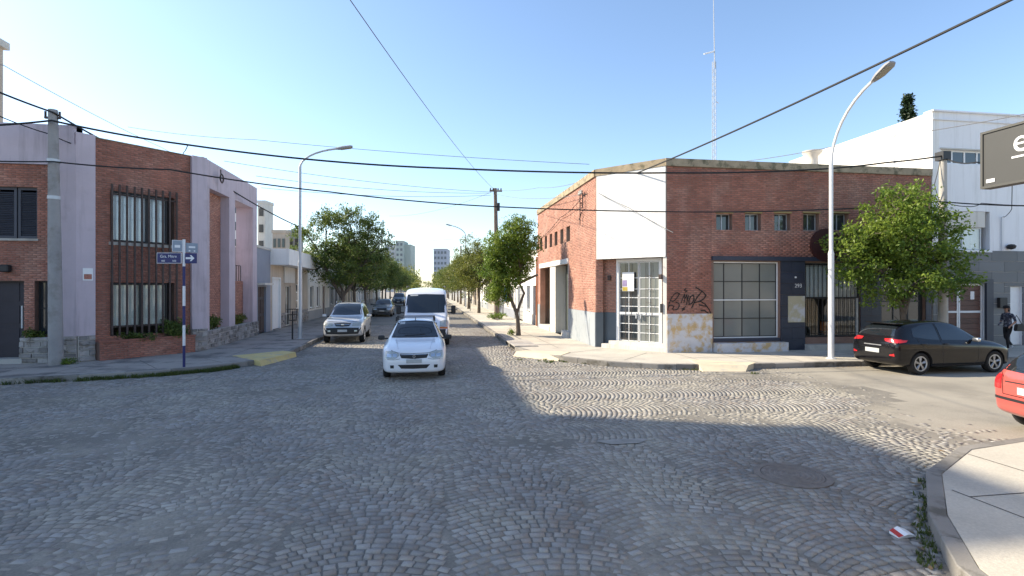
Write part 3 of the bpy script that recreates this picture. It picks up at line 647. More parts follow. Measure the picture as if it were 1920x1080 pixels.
MB(FW).box(wdoor[0] - .25, wdoor[0] + .9, -.5, .12, .15, .42).build('step', M_WHITE2, ne); MB(FW).box(uc1, wdoor[1], -.5, .03, .15, .36).build('step', M_WHITE2, ne)
MB(FW).tube([FW.P(LW - .12, .08, .2), FW.P(LW - .12, .08, 4.3)], .05, 8).build('drainpipe', M_TERRA, ne)
MB(FW).box(.75, 1.35, .03, .04, .5, 1.05).build('meter_hatch', M_DADO, ne)
FR_ = Fr(Bp, (1, 0), (0, -1)); bricks(FR_, ne, M_BRICK, .004, .30, 1.5, FC.px(1180, 483)[1] - .02); MB(FR_).box(.004, .30, 0, .02, .15, 1.495).build('plaster_dado', M_DADO_D, ne)
# chamfered corner with its recessed entrance
zp = FC.px(1180, 483)[1]
wall(FC, ne, 'wall', M_MORTAR, 0.0, LC, zp, HB, (), .3)
MB(FC).box(.06, LC - .03, .0, .05, zp - .02, HB + .02).build('panel', M_WHITE, ne)
wall(FC, ne, 'recess_wall', M_MORTAR, .05, LC - .05, .15, zp, [(*[FC.px(x, 500)[0] for x in (1147, 1233)], .15, zp - .02)], .15, -.42)
dl, dr = FC.px(1147, 500)[0] , FC.px(1233, 500)[0]
bricks(FC, ne, M_BRICK, .05, dl, 1.5, zp - .01, d=-.42); bricks(FC, ne, M_BRICK, dr, LC - .05, 1.5, zp - .01, d=-.42)
MB(FC).box(.05, dl, -.42, -.39, .15, 1.495).build('plaster_dado', M_DADO_D, ne); MB(FC).box(dr, LC - .05, -.42, -.39, .15, 1.495).build('plaster_dado', M_DADO, ne)
MB(FC).box(LC - .14, LC - .002, -.6, .01, .15, zp - .022).build('corner_pier', M_WHITE2, ne)
MB(FC).box(.25, LC - .15, -.42, .0, .15, .30).box(.5, LC - .15, -.42, -.12, .302, .42).build('step', M_WHITE2, ne)
MB(FC).box(dl, dl + .1, -.5, -.36, .42, zp - .03).box(dr - .1, dr, -.5, -.36, .42, zp - .03).box(dl + .1, dr - .1, -.5, -.36, zp - .14, zp - .03).build('door_frame', M_DWHITE, ne)
md = (dl + dr) / 2
for a, b in ((dl + .11, md - .02), (md + .02, dr - .11)):
    dd = window(ne, FC, a, b, .43, zp - .15, -.44, [0, .5, 1], [0, .11, .22, .33, .44, .55, .66, .80, 1], .026, M_DWHITE, M_GLASSG if a > md else M_GLASSD, name='door')
    MB(FC).box(a + (.05 if a > md else b - a - .09), a + (.09 if a > md else b - a - .05), -.4, -.34, 1.3, 1.5).build('handle', M_STEEL, dd)
    MB(FC).box(a, b, -.425, -.38, 1.45, 1.53).build('mid_rail', M_DWHITE, dd)
    bars(dd, FC, [a + .28, b - .28], .5, zp - .2, -.37, .012, [.9, 1.9, 2.4, 2.9], M_RUST)
pz = FC.rect(1159, 510, 1181, 546)
ps = MB(FC).box(pz[0], pz[1], -.345, -.335, pz[2], pz[3]).build('poster', M_DWHITE, ne)
MB(FC).box(pz[0] + .01, pz[0] + .2, -.334, -.331, pz[2] + .18, pz[2] + .42).build('poster_print', mat('violet_print', (.30, .24, .42), .8, .3, 9), ps); MB(FC).box(pz[0] + .01, pz[0] + .22, -.334, -.331, pz[2] + .01, pz[2] + .16).build('poster_print', mat('mustard_print', (.45, .34, .06), .8, .2, 9), ps)
for x, y in ((1134, 521), (1240, 519)):
    u, z = FC.px(x, y); mb = MB(FC); mb.box(u - .06, u + .06, -.42 if x < 1200 else .01, -.30 if x < 1200 else .12, z - .09, z + .09); mb.build('wall_lamp', M_RUST, ne, bevel=.015)
u, z = FC.px(1241, 578); MB(FC).box(u - .05, u + .05, .012, .05, z - .16, z + .16).build('intercom', M_BLACK, ne)
# cap along the parapet, roof
for fr, a, b in ((FS, -.06, LS), (FC, 0, LC), (FW, 0, LW)): MB(fr).box(a, b, -.32, .07, HB + .0005, HT).build('parapet_cap', M_CAP, ne)
flat_roof(ne, [(6.8, 31), (6.8, 20.2), (8.7, 18.2), (19.3, 18.2), (19.3, 31)], 6.35)
MB().box(6.6, 19.3, 30.8, 31.05, .1, 6.78).build('wall', M_MORTAR, ne)
# wall bracket with insulators on the west face
u, z = FW.px(1094, 380); brk = MB()
for a, b in (((-.5, .5), (-.5, -.35)), ((-.5, -.35), (.45, -.35)), ((.2, .75), (.2, -1.3)), ((-.25, -.6), (.5, -1.0)), ((-.3, .5), (.2, .5))): brk.tube([FW.P(u + a[0] * .5, .12, z + a[1] * .7), FW.P(u + b[0] * .5, .12, z + b[1] * .7)], .022, 5)
brk.tube([FW.P(u + .1, .0, z), FW.P(u + .1, .14, z)], .03, 5); brk.build('cable_bracket', M_RUST, ne)
for a in (0, .25): MB().lathe([(0, 0), (.06, 0), (.09, .06), (.05, .1), (.08, .15), (0, .2)], c=FW.P(u + .1 - a, .14, z + .32), n=10).build('insulator', M_PALECONC, ne)
# roof water tank and radio mast
d_ = raydir(1523); tk = thing('water_tank', 'white round water tank with wide lid on the brick roof', 'water tank', (d_[0] * 25, d_[1] * 25, 6.35))
o = MB().lathe([(0, 0), (.26, 0), (.27, 1.7), (.25, 2.05), (.25, 2.25), (.42, 2.42), (.44, 2.5), (.1, 2.55), (0, 2.55)], n=22).build('tank', M_WHITE2, None, True); o.parent = tk
d_ = raydir(1339); an = thing('radio_mast', 'tall thin lattice radio mast rising from the brick roof', 'antenna', (d_[0] * 24, d_[1] * 24, 6.35))
mb = MB()
for k in range(3): a = k * 2.094; mb.tube([(.09 * math.cos(a), .09 * math.sin(a), 0), (.08 * math.cos(a), .08 * math.sin(a), 6.3)], .016, 4)
o = mb.build('lattice_leg', M_STEEL); o.parent = an
mb = MB()
for i in range(21):
    for k in range(3): a, b = k * 2.094, (k + 1) * 2.094; mb.tube([(.09 * math.cos(a), .09 * math.sin(a), i * .3), (.09 * math.cos(b), .09 * math.sin(b), i * .3 + .3)], .007, 3)
o = mb.build('lattice_brace', M_STEEL); o.parent = an
o = MB().tube([(.03, 0, 6.0), (-.02, 0, 8.2), (-.05, 0, 10.6)], [.03, .022, .01], 5).build('whip', M_STEEL); o.parent = an
o = MB().tube([(0, 0, 6.75), (-.55, -.1, 6.55)], .03, 5).tube([(.1, 0, 4.5), (.22, 0, 4.42)], .02, 4).build('dipole', M_DWHITE); o.parent = an

# ------------------------------------------------------------------ white building with dark tiles, far right
XE = 19.42; FE = Fr((XE, 17.9), (1, 0), (0, -1)); HE = zat(209, XE, 17.9); LE = 13.0
wb = thing('white_building', 'white two storey building with dark grey tiled ground floor and wooden garage door', 'building', (XE, 17.9, 0))
strip = FE.rect(1764, 283, 1905, 310); uw = FE.rect(1773, 396, 1856, 470); zt_ = FE.px(1850, 470)[1]; gar = FE.rect(1765, 531, 1849, 650); gar = (gar[0], gar[1], .15, gar[3]); wd = FE.rect(1893, 537, 1916, 640); wd = (wd[0], wd[1], .15, wd[3])
nd = (wd[1] + .05, wd[1] + 1.1, .15, wd[3])
wall(FE, wb, 'wall', M_WHITE_SHADE, .3, LE, .1, HE, [strip, uw, gar, wd, nd], .3)
MB().box(XE, XE + .3, 17.9, 26.2, .1, HE - .001).build('wall', M_WHITE, wb)
MB().box(XE + .3, XE + LE, 25.9, 26.2, .1, HE - .002).box(XE + LE - .3, XE + LE, 18.2, 25.9, .1, HE - .002).build('wall', M_WHITE, wb)
MB(FE).box(-.03, LE, .0, .06, HE - .32, HE - .28).box(-.04, LE, -.33, .08, HE, HE + .06).build('cornice', M_WHITE_SHADE, wb)
flat_roof(wb, [(XE + .3, 18.2), (XE + LE - .3, 18.2), (XE + LE - .3, 25.9), (XE + .3, 25.9)], HE - .5)
window(wb, FE, *strip, -.1, 6, 1, .07, M_DWHITE, M_GLASSD, name='strip_window')
MB(FE).box(strip[0] - .05, strip[1] + .05, .002, .06, strip[3], strip[3] + .05).build('window_head', M_PALECONC, wb)
uz = uw[2] + (uw[3] - uw[2]) * .60
window(wb, FE, uw[0] + .02, uw[1] - .25, uw[2] + .03, uz, -.15, 2, 1, .05, M_STEEL, M_GLASS, curtain=M_CURT)
MB(FE).box(uw[0], uw[1] - .2, -.28, -.02, uz, uw[3] - .01).build('shutter_box', M_WHITE2, wb); MB(FE).box(uw[1] - .24, uw[1] - .17, -.26, -.2, uw[2], uz).build('window_jamb', M_BLACK, wb)
MB(FE).box(uw[0], uw[1], -.9, -.8, uw[2], uw[3]).build('room_lining', M_ROOM, wb); MB(FE).box(uw[0] - .05, uw[1] + .02, .002, .08, uw[2] - .06, uw[2] + .02).build('sill', M_DWHITE, wb)
tiles(wb, FE, M_TILEG, .3, LE, .15, zt_, 1.2, .42, [gar, wd, nd], 0, .012, .03); tiles(wb, FE, M_TILEG, .0, .3, .15, zt_, .3, .42, [], 0, .012, .03)
mp = FE.px(1803, 580)[0]; rz_ = FE.px(1803, 585)[1]
for a, b in ((gar[0] + .1, mp - .07), (mp + .07, gar[1] - .1)):
    gd = MB(FE).box(a - .06, a, -.2, -.12, .17, gar[3] - .02).box(b, b + .06, -.2, -.12, .17, gar[3] - .02).box(a, b, -.2, -.12, gar[3] - .09, gar[3] - .02).box(a, b, -.2, -.12, rz_ - .04, rz_ + .04).build('garage_door', M_DWHITE, wb)
    for z0, z1 in ((.18, rz_ - .04), (rz_ + .04, gar[3] - .09)):
        k = int((z1 - z0) / .19)
        for i in range(k): MB(FE).box(a, b, -.19, -.15, z0 + i * (z1 - z0) / k + .004, z0 + (i + 1) * (z1 - z0) / k - .004).build('plank', M_WOODD, gd)
u, z = FE.px(1830, 554); MB(FE).box(u - .09, u + .09, -.149, -.14, z - .16, z + .16).build('notice', M_DWHITE, wb)
MB(FE).box(gar[1] - .02, gar[1] + .30, -.05, .045, .15, gar[3] + .16).box(gar[0] - .2, gar[1] - .02, -.05, .045, gar[3], gar[3] + .16).build('door_surround', M_NAVY, wb)
dd = MB(FE).box(wd[0], wd[1], -.16, -.08, .17, wd[3] - .01).build('door', M_DWHITE, wb); MB(FE).box(wd[0] + .06, wd[0] + .1, -.08, -.03, 1.1, 1.25).build('handle', M_BLACK, dd)
MB(FE).box(nd[0], nd[1], -.2, -.1, .17, nd[3]).build('door', M_NAVY, wb)
u0_, u1_, z0_, z1_ = FE.rect(1868, 558, 1882, 577); MB(FE).box(u0_, u1_, .03, .15, z0_, z1_).build('letter_box', M_BLACK, wb, bevel=.01)
u, z = FE.px(1876, 408); MB(FE).tube([FE.P(u, .04, zt_), FE.P(u, .04, z), FE.P(u + .05, .1, z + .04)], .02, 5).build('conduit', M_STEEL, wb)
u, z = FE.px(1890, 466); MB(FE).lathe([(0, 0), (.13, .04), (.16, .14), (.1, .2), (0, .22)], c=FE.P(u, .12, z - .05), n=12).build('flood_lamp', M_BLACK, wb)

# ------------------------------------------------------------------ lavender and brick corner building on the left
P1, P2 = (-10.8, 18.6), (-8.2, 21.4); LN = math.dist(P1, P2); un = ((P2[0] - P1[0]) / LN, (P2[1] - P1[1]) / LN)
NS = Fr(P1, (-1, 0), (0, -1)); NC = Fr(P1, un, (un[1], -un[0])); NE_ = Fr(P2, (0, 1), (1, 0))
nw = thing('lavender_building', 'lavender and brick corner building with tall barred window on the chamfer', 'building', (-10.8, 18.6, 0))
HN = 7.28; HS = 7.5
# south face
sh = NS.rect(-40, 350, 70, 447); dr_ = NS.rect(-35, 527, 45, 657); dr_ = (dr_[0], dr_[1], .15, dr_[3]); sb = NS.rect(65, 527, 93, 630); zb_ = NS.px(50, 308)[1]; up = NS.px(100, 400)[0]; LNS = 6.6
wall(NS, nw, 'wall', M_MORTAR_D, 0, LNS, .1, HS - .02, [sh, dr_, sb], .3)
bricks(NS, nw, M_BRICK_D, up, LNS, .15, zb_, [sh, dr_, sb])
MB(NS).box(up, LNS, 0, .10, zb_, HS).box(0.0, up, -.3, .10, 6.9, HS).build('parapet_band', M_LAV, nw)
MB(NS).box(-.056, up, 0, .135, .95, 6.9).build('pilaster', M_LAV, nw)
stones(nw, NS, M_STONE, -.06, up + .02, .15, .95, .12); stones(nw, NS, M_STONE, sb[0] - .1, dr_[0] - .02, .15, sb[2] - .02, .22)
MB(NS).box(sb[0] - .08, dr_[0] - .03, 0, .22, .15, sb[2] - .03).build('planter', M_CONC, nw); MB(NS).box(-.05, up + .01, 0, .12, .15, .95).build('pilaster_base', M_CONC, nw)
um = NS.px(29, 400)[0]
for a, b in ((sh[0], um - .02), (um + .02, sh[1])):
    s_ = MB(NS).box(a, a + .07, -.16, -.08, sh[2], sh[3]).box(b - .07, b, -.16, -.08, sh[2], sh[3]).box(a + .07, b - .07, -.16, -.08, sh[3] - .08, sh[3]).box(a + .07, b - .07, -.16, -.08, sh[2], sh[2] + .08).build('shutter', M_SHUT, nw)
    k = int((sh[3] - sh[2] - .16) / .055)
    for i in range(k):
        z = sh[2] + .08 + i * .055; mb = MB(NS); P = NS.P; mb.v = [P(a + .07, -.15, z + .05), P(b - .07, -.15, z + .05), P(b - .07, -.09, z), P(a + .07, -.09, z), P(a + .07, -.15, z + .04), P(b - .07, -.15, z + .04), P(b - .07, -.1, z - .008), P(a + .07, -.1, z - .008)]
        mb.f = list(BOXF); mb.build('slat', M_SHUT, s_)
MB(NS).box(sh[0] - .06, sh[1] + .06, -.1, .07, sh[2] - .07, sh[2] - .002).build('sill', M_CONC, nw)
dd = MB(NS).box(dr_[0], dr_[1], -.28, -.2, .3, dr_[3]).build('door', M_DOORD, nw); MB(NS).box(dr_[0] + .12, dr_[0] + .16, -.2, -.12, 1.2, 1.9).build('handle', M_STEEL, dd)
for z in (.9, 1.6, 2.3): MB(NS).box(dr_[0] + .25, dr_[1] - .15, -.2, -.185, z - .25, z + .3).build('door_panel', M_DOORD, dd)
MB(NS).box(dr_[0] - .1, dr_[1], -.2, .25, .15, .30).build('step', M_CONC, nw)
u, z = NS.px(15, 503); MB(NS).box(u - .12, u + .12, .0, .2, z - .12, z + .1).build('wall_lamp', M_BLACK, nw, bevel=.03)
window(nw, NS, *sb, -.2, 2, 2, .05, M_BLACK, M_GLASSD)
# chamfer: brick with the tall grille
ua, ub = NC.px(176, 400)[0], NC.px(357, 400)[0]
w1 = NC.rect(207, 364, 327, 456); w2 = NC.rect(207, 530, 327, 626)
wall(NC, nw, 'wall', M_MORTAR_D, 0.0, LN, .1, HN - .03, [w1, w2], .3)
bricks(NC, nw, M_BRICK_D, ua, ub, .6, HN - .03, [w1, w2])
MB(NC).box(-.052, ua, 0, .13, .95, HN + .02).build('pilaster', M_LAV, nw); MB(NC).box(ub, LN + .07, 0, .13, .95, HN).build('pilaster', M_LAV, nw)
MB(NC).box(ua, ub, -.3, .03, HN - .029, HN + .0).build('parapet_cap', M_CAP, nw)
stones(nw, NC, M_STONE, .02, ua + .01, .15, .95, .12); stones(nw, NC, M_STONE, ub, LN + .1, .15, .95, .12)
MB(NC).box(.0, ua, 0, .12, .15, .949).build('pilaster_base', M_CONC, nw); MB(NC).box(ub + .002, LN + .09, 0, .12, .15, .949).build('pilaster_base', M_CONC, nw)
for w_, cm in ((w1, M_CURT), (w2, M_CURTW)): window(nw, NC, w_[0] + .02, w_[1] - .22, w_[2] + .25 * (w_ is w2), w_[3] - .02, -.05, [0, .62, 1] if w_ is w1 else 2, 1, .06, M_BLACK, M_GLASS, curtain=cm)
MB(NC).box(w1[0] - .1, w1[1] + .1, -1.0, -.9, .3, 6.5).build('room_lining', M_ROOM, nw)
zg0, zg1 = NC.px(207, 628)[1], NC.px(207, 345)[1]
gr_ = MB(NC).box(w1[0] - .03, w1[1] + .05, .085, .105, zg1 - .35, zg1 - .30).build('grille', M_RUST, nw); MB(NC).box(w1[0] - .03, w1[1] + .05, .085, .105, zg0 + .25, zg0 + .30).build('rail', M_RUST, gr_)
for px_ in (207, 221, 235, 249.5, 263, 276, 289.5, 302, 315, 328): u = NC.px(px_, 400)[0]; MB(NC).box(u - .026, u + .026, .11, .16, zg0, zg1).build('bar', M_RUST, gr_)
MB(NC).box(w2[0] - .05, w2[1] + .06, .002, .07, w1[2] - .12, w1[2] - .02).build('sill', M_CONC, nw)
zpl = NC.px(265, 634)[1]
MB(NC).box(ua + .02, ub - .02, .0, .4, .12, zpl - .03).build('planter', M_MORTAR_D, nw); FPL = Fr((P1[0] + .4 * NC.N[0], P1[1] + .4 * NC.N[1]), NC.U, NC.N)
bricks(FPL, nw, M_BRICK_D, ua + .02, ub - .02, .15, zpl - .03, name='planter_brickwork'); MB(NC).box(ua + .01, ub - .01, .3, .43, zpl - .028, zpl + .03).build('planter_coping', M_BRICK_D, nw)
pl_ = NC.rect(152, 503, 171, 526); MB(NC).box(pl_[0], pl_[1], .131, .142, pl_[2], pl_[3]).build('wall_plaque', M_DWHITE, nw)
MB(NC).box(pl_[0] + .03, pl_[1] - .03, .1425, .145, pl_[2] + .04, pl_[2] + .2).build('plaque_print', mat('faded_red_print', (.38, .16, .12), .8, .4, 20), nw)
# east screen of tall fins and top beam
LNE = gyE = 27.75 - 21.4; zs_ = NE_.px(440, 610)[1]; bz = NE_.px(400, 356)[1]
def uE(px_): return NE_.px(px_, 400)[0]
MB(NE_).box(0, LNE, -.75, 0, bz, HN + .05).build('top_beam', M_LAV, nw)
for a, b, dp in ((.0, uE(393), .75), (uE(430), uE(441), .75), (uE(474), LNE, .75)): MB(NE_).box(a, b, -dp, -.003, zs_, bz - .001).build('fin', M_LAV, nw)
MB(NE_).box(0.0, LNE + .02, -.75, .05, .12, zs_ - .001).build('low_wall', M_CONC, nw); stones(nw, NE_, M_STONE, .1, LNE + .02, .15, zs_, .05, .36)
MB(NE_).box(.3, uE(441) - .1, -.6, -.35, zs_, bz - .001).build('wall', M_MORTAR_D, nw); bricks(NE_, nw, M_BRICK, uE(393) + .002, uE(430) - .002, zs_, bz - .001, d=-.35)
zr = NE_.px(446, 526)[1]; zr2 = NE_.px(446, 495)[1]
MB(NE_).box(uE(441), LNE - .1, -.72, -.45, zs_, zr).build('wall', M_MORTAR_D, nw); bricks(NE_, nw, M_BRICK, uE(441) + .002, uE(474) - .002, zs_, zr, d=-.45)
bars(nw, NE_, [uE(441) + .06 + i * (uE(474) - uE(441) - .1) / 9 for i in range(10)], zr, zr2, -.55, .025, [zr2], M_BLACK)
flat_roof(nw, [(-17.3, 18.9), (-10.9, 18.9), (-8.6, 21.5), (-8.6, 24.2), (-17.3, 24.2)], 6.8); MB().box(-17.3, -8.7, 24.0, 24.3, .1, 6.79).box(-17.39, -17.1, 18.6, 24.3, .1, 7.2).build('wall', M_LAV, nw)
u, z = NE_.px(403, 333); MB(NE_).tube([NE_.P(u - .1, 0, z), NE_.P(u - .1, .25, z), NE_.P(u - .1, .25, z + .3)], .025, 5).lathe([(.16, -.03), (.2, 0), (.16, .03), (.13, 0), (.16, -.03)], c=NE_.P(u + .15, .2, z), axis='x', n=14).build('cable_bracket', M_RUST, nw)

# ------------------------------------------------------------------ low houses along the left side
HL = -8.3
def FLt(y0): return Fr((HL, y0), (0, 1), (1, 0))
Y2 = 27.95; Fl = FLt(Y2); Y3 = Y2 + Fl.px(507, 500)[0]
h2 = thing('grey_house', 'narrow blue grey house front with a dark wooden door beside the lavender fins', 'house', (HL, Y2, 0)); H2 = Fl.px(490, 466)[1]
dr_ = Fl.rect(483, 538, 499, 620); dr_ = (dr_[0] + .05, dr_[1], .15, dr_[3]); L2 = Y3 - Y2
wall(Fl, h2, 'wall', M_BLUEGREY, .0, L2, .1, H2, [dr_], .3); MB(Fl).box(-.02, L2 - .01, -.3, .05, H2 + .001, H2 + .12).build('parapet_cap', M_PALECONC, h2)
MB().box(HL - 9, HL - .3, Y2, Y2 + .25, .1, H2 - .01).build('wall', M_BLUEGREY, h2)
dd = MB(Fl).box(dr_[0], dr_[1], -.2, -.1, .17, dr_[3]).build('door', M_DOORD, h2)
for i in range(2):
    for k in range(3): a = dr_[0] + .06 + i * (dr_[1] - dr_[0] - .06) / 2; MB(Fl).box(a, a + (dr_[1] - dr_[0]) / 2 - .1, -.1, -.08, .3 + k * .85, 1.0 + k * .85).build('door_panel', M_RUST, dd)
flat_roof(h2, [(HL - 9, Y2 + .26), (HL - .3, Y2 + .26), (HL - .3, Y3), (HL - 9, Y3)], H2 - .2)
MB(Fl).box(dr_[0] - .05, dr_[1] + .08, .0, .35, dr_[3] + .1, dr_[3] + .2).build('door_hood', M_WHITE2, h2)
Fl3 = FLt(Y3); L3 = Fl3.px(577, 500)[0]; Y4 = Y3 + L3; H3 = Fl3.px(507, 470)[1]
h3 = thing('canopy_house', 'low house with deep white fascia canopy and white garage door behind the left lamp post', 'house', (HL, Y3, 0))
d1 = (.3, 2.0, .15, 3.05); d2 = (3.1, 4.4, .15, 2.6); wn = (5.7, 7.3, 1.1, 2.7)
wall(Fl3, h3, 'wall', M_BEIGE, 0, L3, .1, H3 - .02, [d1, d2, wn], .3)
MB(Fl3).box(.0, L3 - .02, -.3, .95, H3 - .75, H3 + .12).build('fascia', M_WHITE, h3); MB(Fl3).box(2.6, 5.0, .01, .10, 2.75, H3 - .76).build('sign_panel', M_WHITE2, h3)
dd = MB(Fl3).box(d1[0] + .1, d1[1] - .1, -.15, -.08, .17, d1[3] - .1).build('door', M_DWHITE, h3); MB(Fl3).box(d1[0], d1[0] + .1, -.2, .03, .15, d1[3]).box(d1[1] - .1, d1[1], -.2, .03, .15, d1[3]).box(d1[0] + .1, d1[1] - .1, -.2, .03, d1[3] - .1, d1[3]).build('door_frame', M_DWHITE, dd)
window(h3, Fl3, *d2, -.12, 2, [0, .3, 1], .07, M_PALECONC, M_GLASSD, name='door'); window(h3, Fl3, *wn, -.12, 2, 3, .06, M_DWHITE, M_GLASSD, sill=True)
stones(h3, Fl3, M_STONE, 2.15, 3.0, .15, 1.0, .02, .3); stones(h3, Fl3, M_STONE, 4.55, L3 - .1, .15, 1.0, .02, .35)
flat_roof(h3, [(HL - 9, Y3), (HL - .3, Y3), (HL - .3, Y4), (HL - 9, Y4)], H3 - .1, M_ROOFM); MB().box(HL - 9, HL - .3, Y4 - .3, Y4 - .02, .1, H3 - .31).build('wall', M_BEIGE, h3)
def slope_roof():
    mb = MB(); z0, z1 = H3 + .02, H3 + .55; a, b = HL - .5, HL - 8.8
    mb.v = [(a, Y3 - 1.5, z0), (a, Y4, z0), (b, Y4, z1), (b, Y3 - 1.5, z1), (a, Y3 - 1.5, z0 + .06), (a, Y4, z0 + .06), (b, Y4, z1 + .06), (b, Y3 - 1.5, z1 + .06)]; mb.f = list(BOXF); mb.build('metal_roof', M_ROOFM, h3)
slope_roof()

def row_house(nm, lab, side, y0, y1, H, m, plinth, seed, up2=False):
    rd = random.Random(seed); X = HL if side < 0 else 6.6; fr = Fr((X, y0), (0, 1), (1, 0) if side < 0 else (-1, 0)); Lh = y1 - y0; t = thing(nm, lab, 'house', (X, y0, 0))
    ops = []; u = .7
    kinds = rd.choice([['w', 'd', 'w'], ['d', 'w', 'g'], ['w', 'w', 'd'], ['g', 'd', 'w']])
    for k in kinds:
        w_ = {'w': 1.3, 'd': 1.1, 'g': 2.5}[k]
        if u + w_ > Lh - .4: break
        ops.append((k, (u, u + w_, 1.0 if k == 'w' else .15, 2.6))); u += w_ + rd.uniform(.7, 1.3)
    wall(fr, t, 'wall', m, .02, Lh - .02, .1, H, [o[1] for o in ops], .3)
    MB(fr).box(.02, Lh - .02, -.32, .10, H + .001, H + .16).build('cornice', M_WHITE2, t)
    mb = MB(fr)
    for a, b, c, e in rect_minus(.02, Lh - .02, .15, .8, [o[1] for o in ops]): mb.box(a, b, .001, .04, c, e)
    mb.build('plinth', plinth, t)
    for k, o in ops:
        if k == 'w': window(t, fr, *o, -.14, 2, 1, .06, M_DWHITE, M_GLASSD, sill=True)
        elif k == 'd': dd = MB(fr).box(o[0], o[1], -.2, -.12, .17, o[3]).build('door', rd.choice([M_DOORD, M_WOODD, M_DWHITE]), t); MB(fr).box(o[0] + .08, o[0] + .12, -.12, -.07, 1.1, 1.3).build('handle', M_STEEL, dd)
        else:
            gd = MB(fr).box(o[0], o[1], -.24, -.2, .16, o[3]).build('garage_door', M_GREYW, t)
            for i in range(8): MB(fr).box(o[0], o[1], -.2, -.17, .18 + i * .3, .45 + i * .3).build('slat', rd.choice([M_GREYW, M_STEEL]), gd)
    xs = (X - 8, X - .3) if side < 0 else (X + .3, X + 8)
    flat_roof(t, [(xs[0], y0 + .05), (xs[1], y0 + .05), (xs[1], y1 - .05), (xs[0], y1 - .05)], H - .25)
    MB().box(*xs, y0 + .02, y0 + .25, .1, H - .01).box(*xs, y1 - .25, y1 - .02, .1, H - .02).build('side_wall', m, t)
    return t
y = Y4
for i, (L_, H, m, pm, lab) in enumerate(((8.5, 4.9, M_WHITE2, M_GREYW, 'pale house just past the canopy house, behind the big street tree'), (8, 4.2, M_GREYW, M_STONE, 'plain grey house on the left past the pale one'), (9.5, 5.6, M_CREAM, M_GREYW, 'cream house on the left behind the parked grey car'),
        (9, 4.4, M_WHITE, M_BLUEGREY, 'white low house far down the left pavement'), (11, 5.2, M_BEIGE, M_STONE, 'beige house far down the left pavement, past the white one'), (14, 4.6, M_WHITE2, M_GREYW, 'pale house farthest down the left side of the street'))):
    row_house('row_house', lab, -1, y, y + L_, H, m, pm, 30 + i); y += L_
y = 31.15
for i, (L_, H, m, pm, lab) in enumerate(((8.6, 4.6, M_WHITE, M_WHITE2, 'bright white house adjoining the brick corner building'), (8.2, 4.4, M_WHITE2, M_BLUEGREY, 'off white house second past the brick corner building'), (9.4, 5.2, M_CREAM, M_GREYW, 'cream house behind the wooden utility pole'),
        (9, 4.3, M_WHITE, M_DADO, 'white house with grey plinth beyond the cream one on the right'), (11, 4.8, M_BEIGE, M_STONE, 'beige house far down the right pavement'), (14, 4.4, M_WHITE2, M_GREYW, 'pale house farthest down the right side of the street'))):
    row_house('row_house', lab, 1, y, y + L_, H, m, pm, 4 + i); y += L_
sgp = thing('shop_sign', 'small bright blue sign on the off white house front at right', 'sign', (6.55, 44.2, 1.3))
o = MB().box(-.06, -.01, -.6, .6, 0, 1.3).build('panel', mat('bright_blue', (.03, .22, .55), .5, .15, 3), None); o.parent = sgp; o = MB().box(-.07, -.06, -.35, .3, .2, .55).build('print', M_DWHITE); o.parent = sgp

# ------------------------------------------------------------------ taller blocks left of the view whose shade lies over the crossing, and the shop with the projecting sign
def block(nm, lab, x0, x1, y0, y1, H, m, faces, floors, cols, cat='building'):
    t = thing(nm, lab, cat, (x0, y0, 0)); MB().box(x0, x1, y0, y1, 0, H).build('wall', m, t); MB().box(x0 - .15, x1 + .15, y0 - .15, y1 + .15, H + .001, H + .3).build('parapet_cap', M_PALECONC, t)
    for f in faces:
        fr, L_ = {'e': (Fr((x1, y0), (0, 1), (1, 0)), y1 - y0), 's': (Fr((x0, y0), (1, 0), (0, -1)), x1 - x0), 'w': (Fr((x0, y0), (0, 1), (-1, 0)), y1 - y0)}[f]
        for a in range(floors):
            for b in range(cols[f]):
                u = (b + .5) * L_ / cols[f]; z = 1.2 + a * (H - .8) / floors; hw = min(.7, L_ / cols[f] * .3); wq = MB(fr).box(u - hw, u + hw, .004, .03, z, z + 1.3 * min(1, (H / floors) / 2.8)).build('window', M_GLASSD, t)
                MB(fr).box(u - hw - .06, u + hw + .06, .004, .09, z - .1, z - .004).build('sill', M_PALECONC, wq)
    return t
ab = block('apartment_block', 'beige apartment block edge rising above the roofs at the far left', -24.6, -17.5, 18.7, 25.4, 12.45, M_BEIGE, 'es', 4, {'e': 2, 's': 2})
MB().box(-24.5, -19.5, 18.9, 24.4, 12.76, 15.5).build('shade_storey', M_BEIGE, ab)  # unseen upper volume added to throw shade on the crossing
block('apartment_block', 'unseen tall block beside the beige one, added for its shade on the crossing', -46, -25, 16.9, 21.2, 22.4, M_GREYW, 'es', 7, {'e': 1, 's': 6})  # out of view, placed and sized for its shadow across the crossing
sb_ = block('corner_shop', 'pale corner shop carrying the projecting grey sign', 6.9, 26, -8, 3.95, 5.4, M_CREAM, 'w', 1, {'w': 3})
sg = thing('projecting_sign', 'grey projecting shop sign with white letter at the top right', 'sign', (7.45, 6.1, 3.78))
FG = Fr((7.45, 6.1), (0, -1), (-1, 0)); zt0, zt1 = 3.78, 4.54; Mg = mat('sign_grey', (.055, .056, .055), .5, .06, 2)
sp_ = MB(FG).box(.02, 1.9, -.07, .07, zt0 + .02, zt1 - .02).build('panel', Mg, sg)
MB(FG).box(0, .03, -.085, .085, zt0, zt1).box(.03, 1.92, -.085, .085, zt0, zt0 + .03).box(.03, 1.92, -.085, .085, zt1 - .03, zt1).box(1.89, 1.92, -.085, .085, zt0 + .03, zt1 - .03).build('frame', mat('sign_frame', (.07, .07, .065), .5, .05), sg)
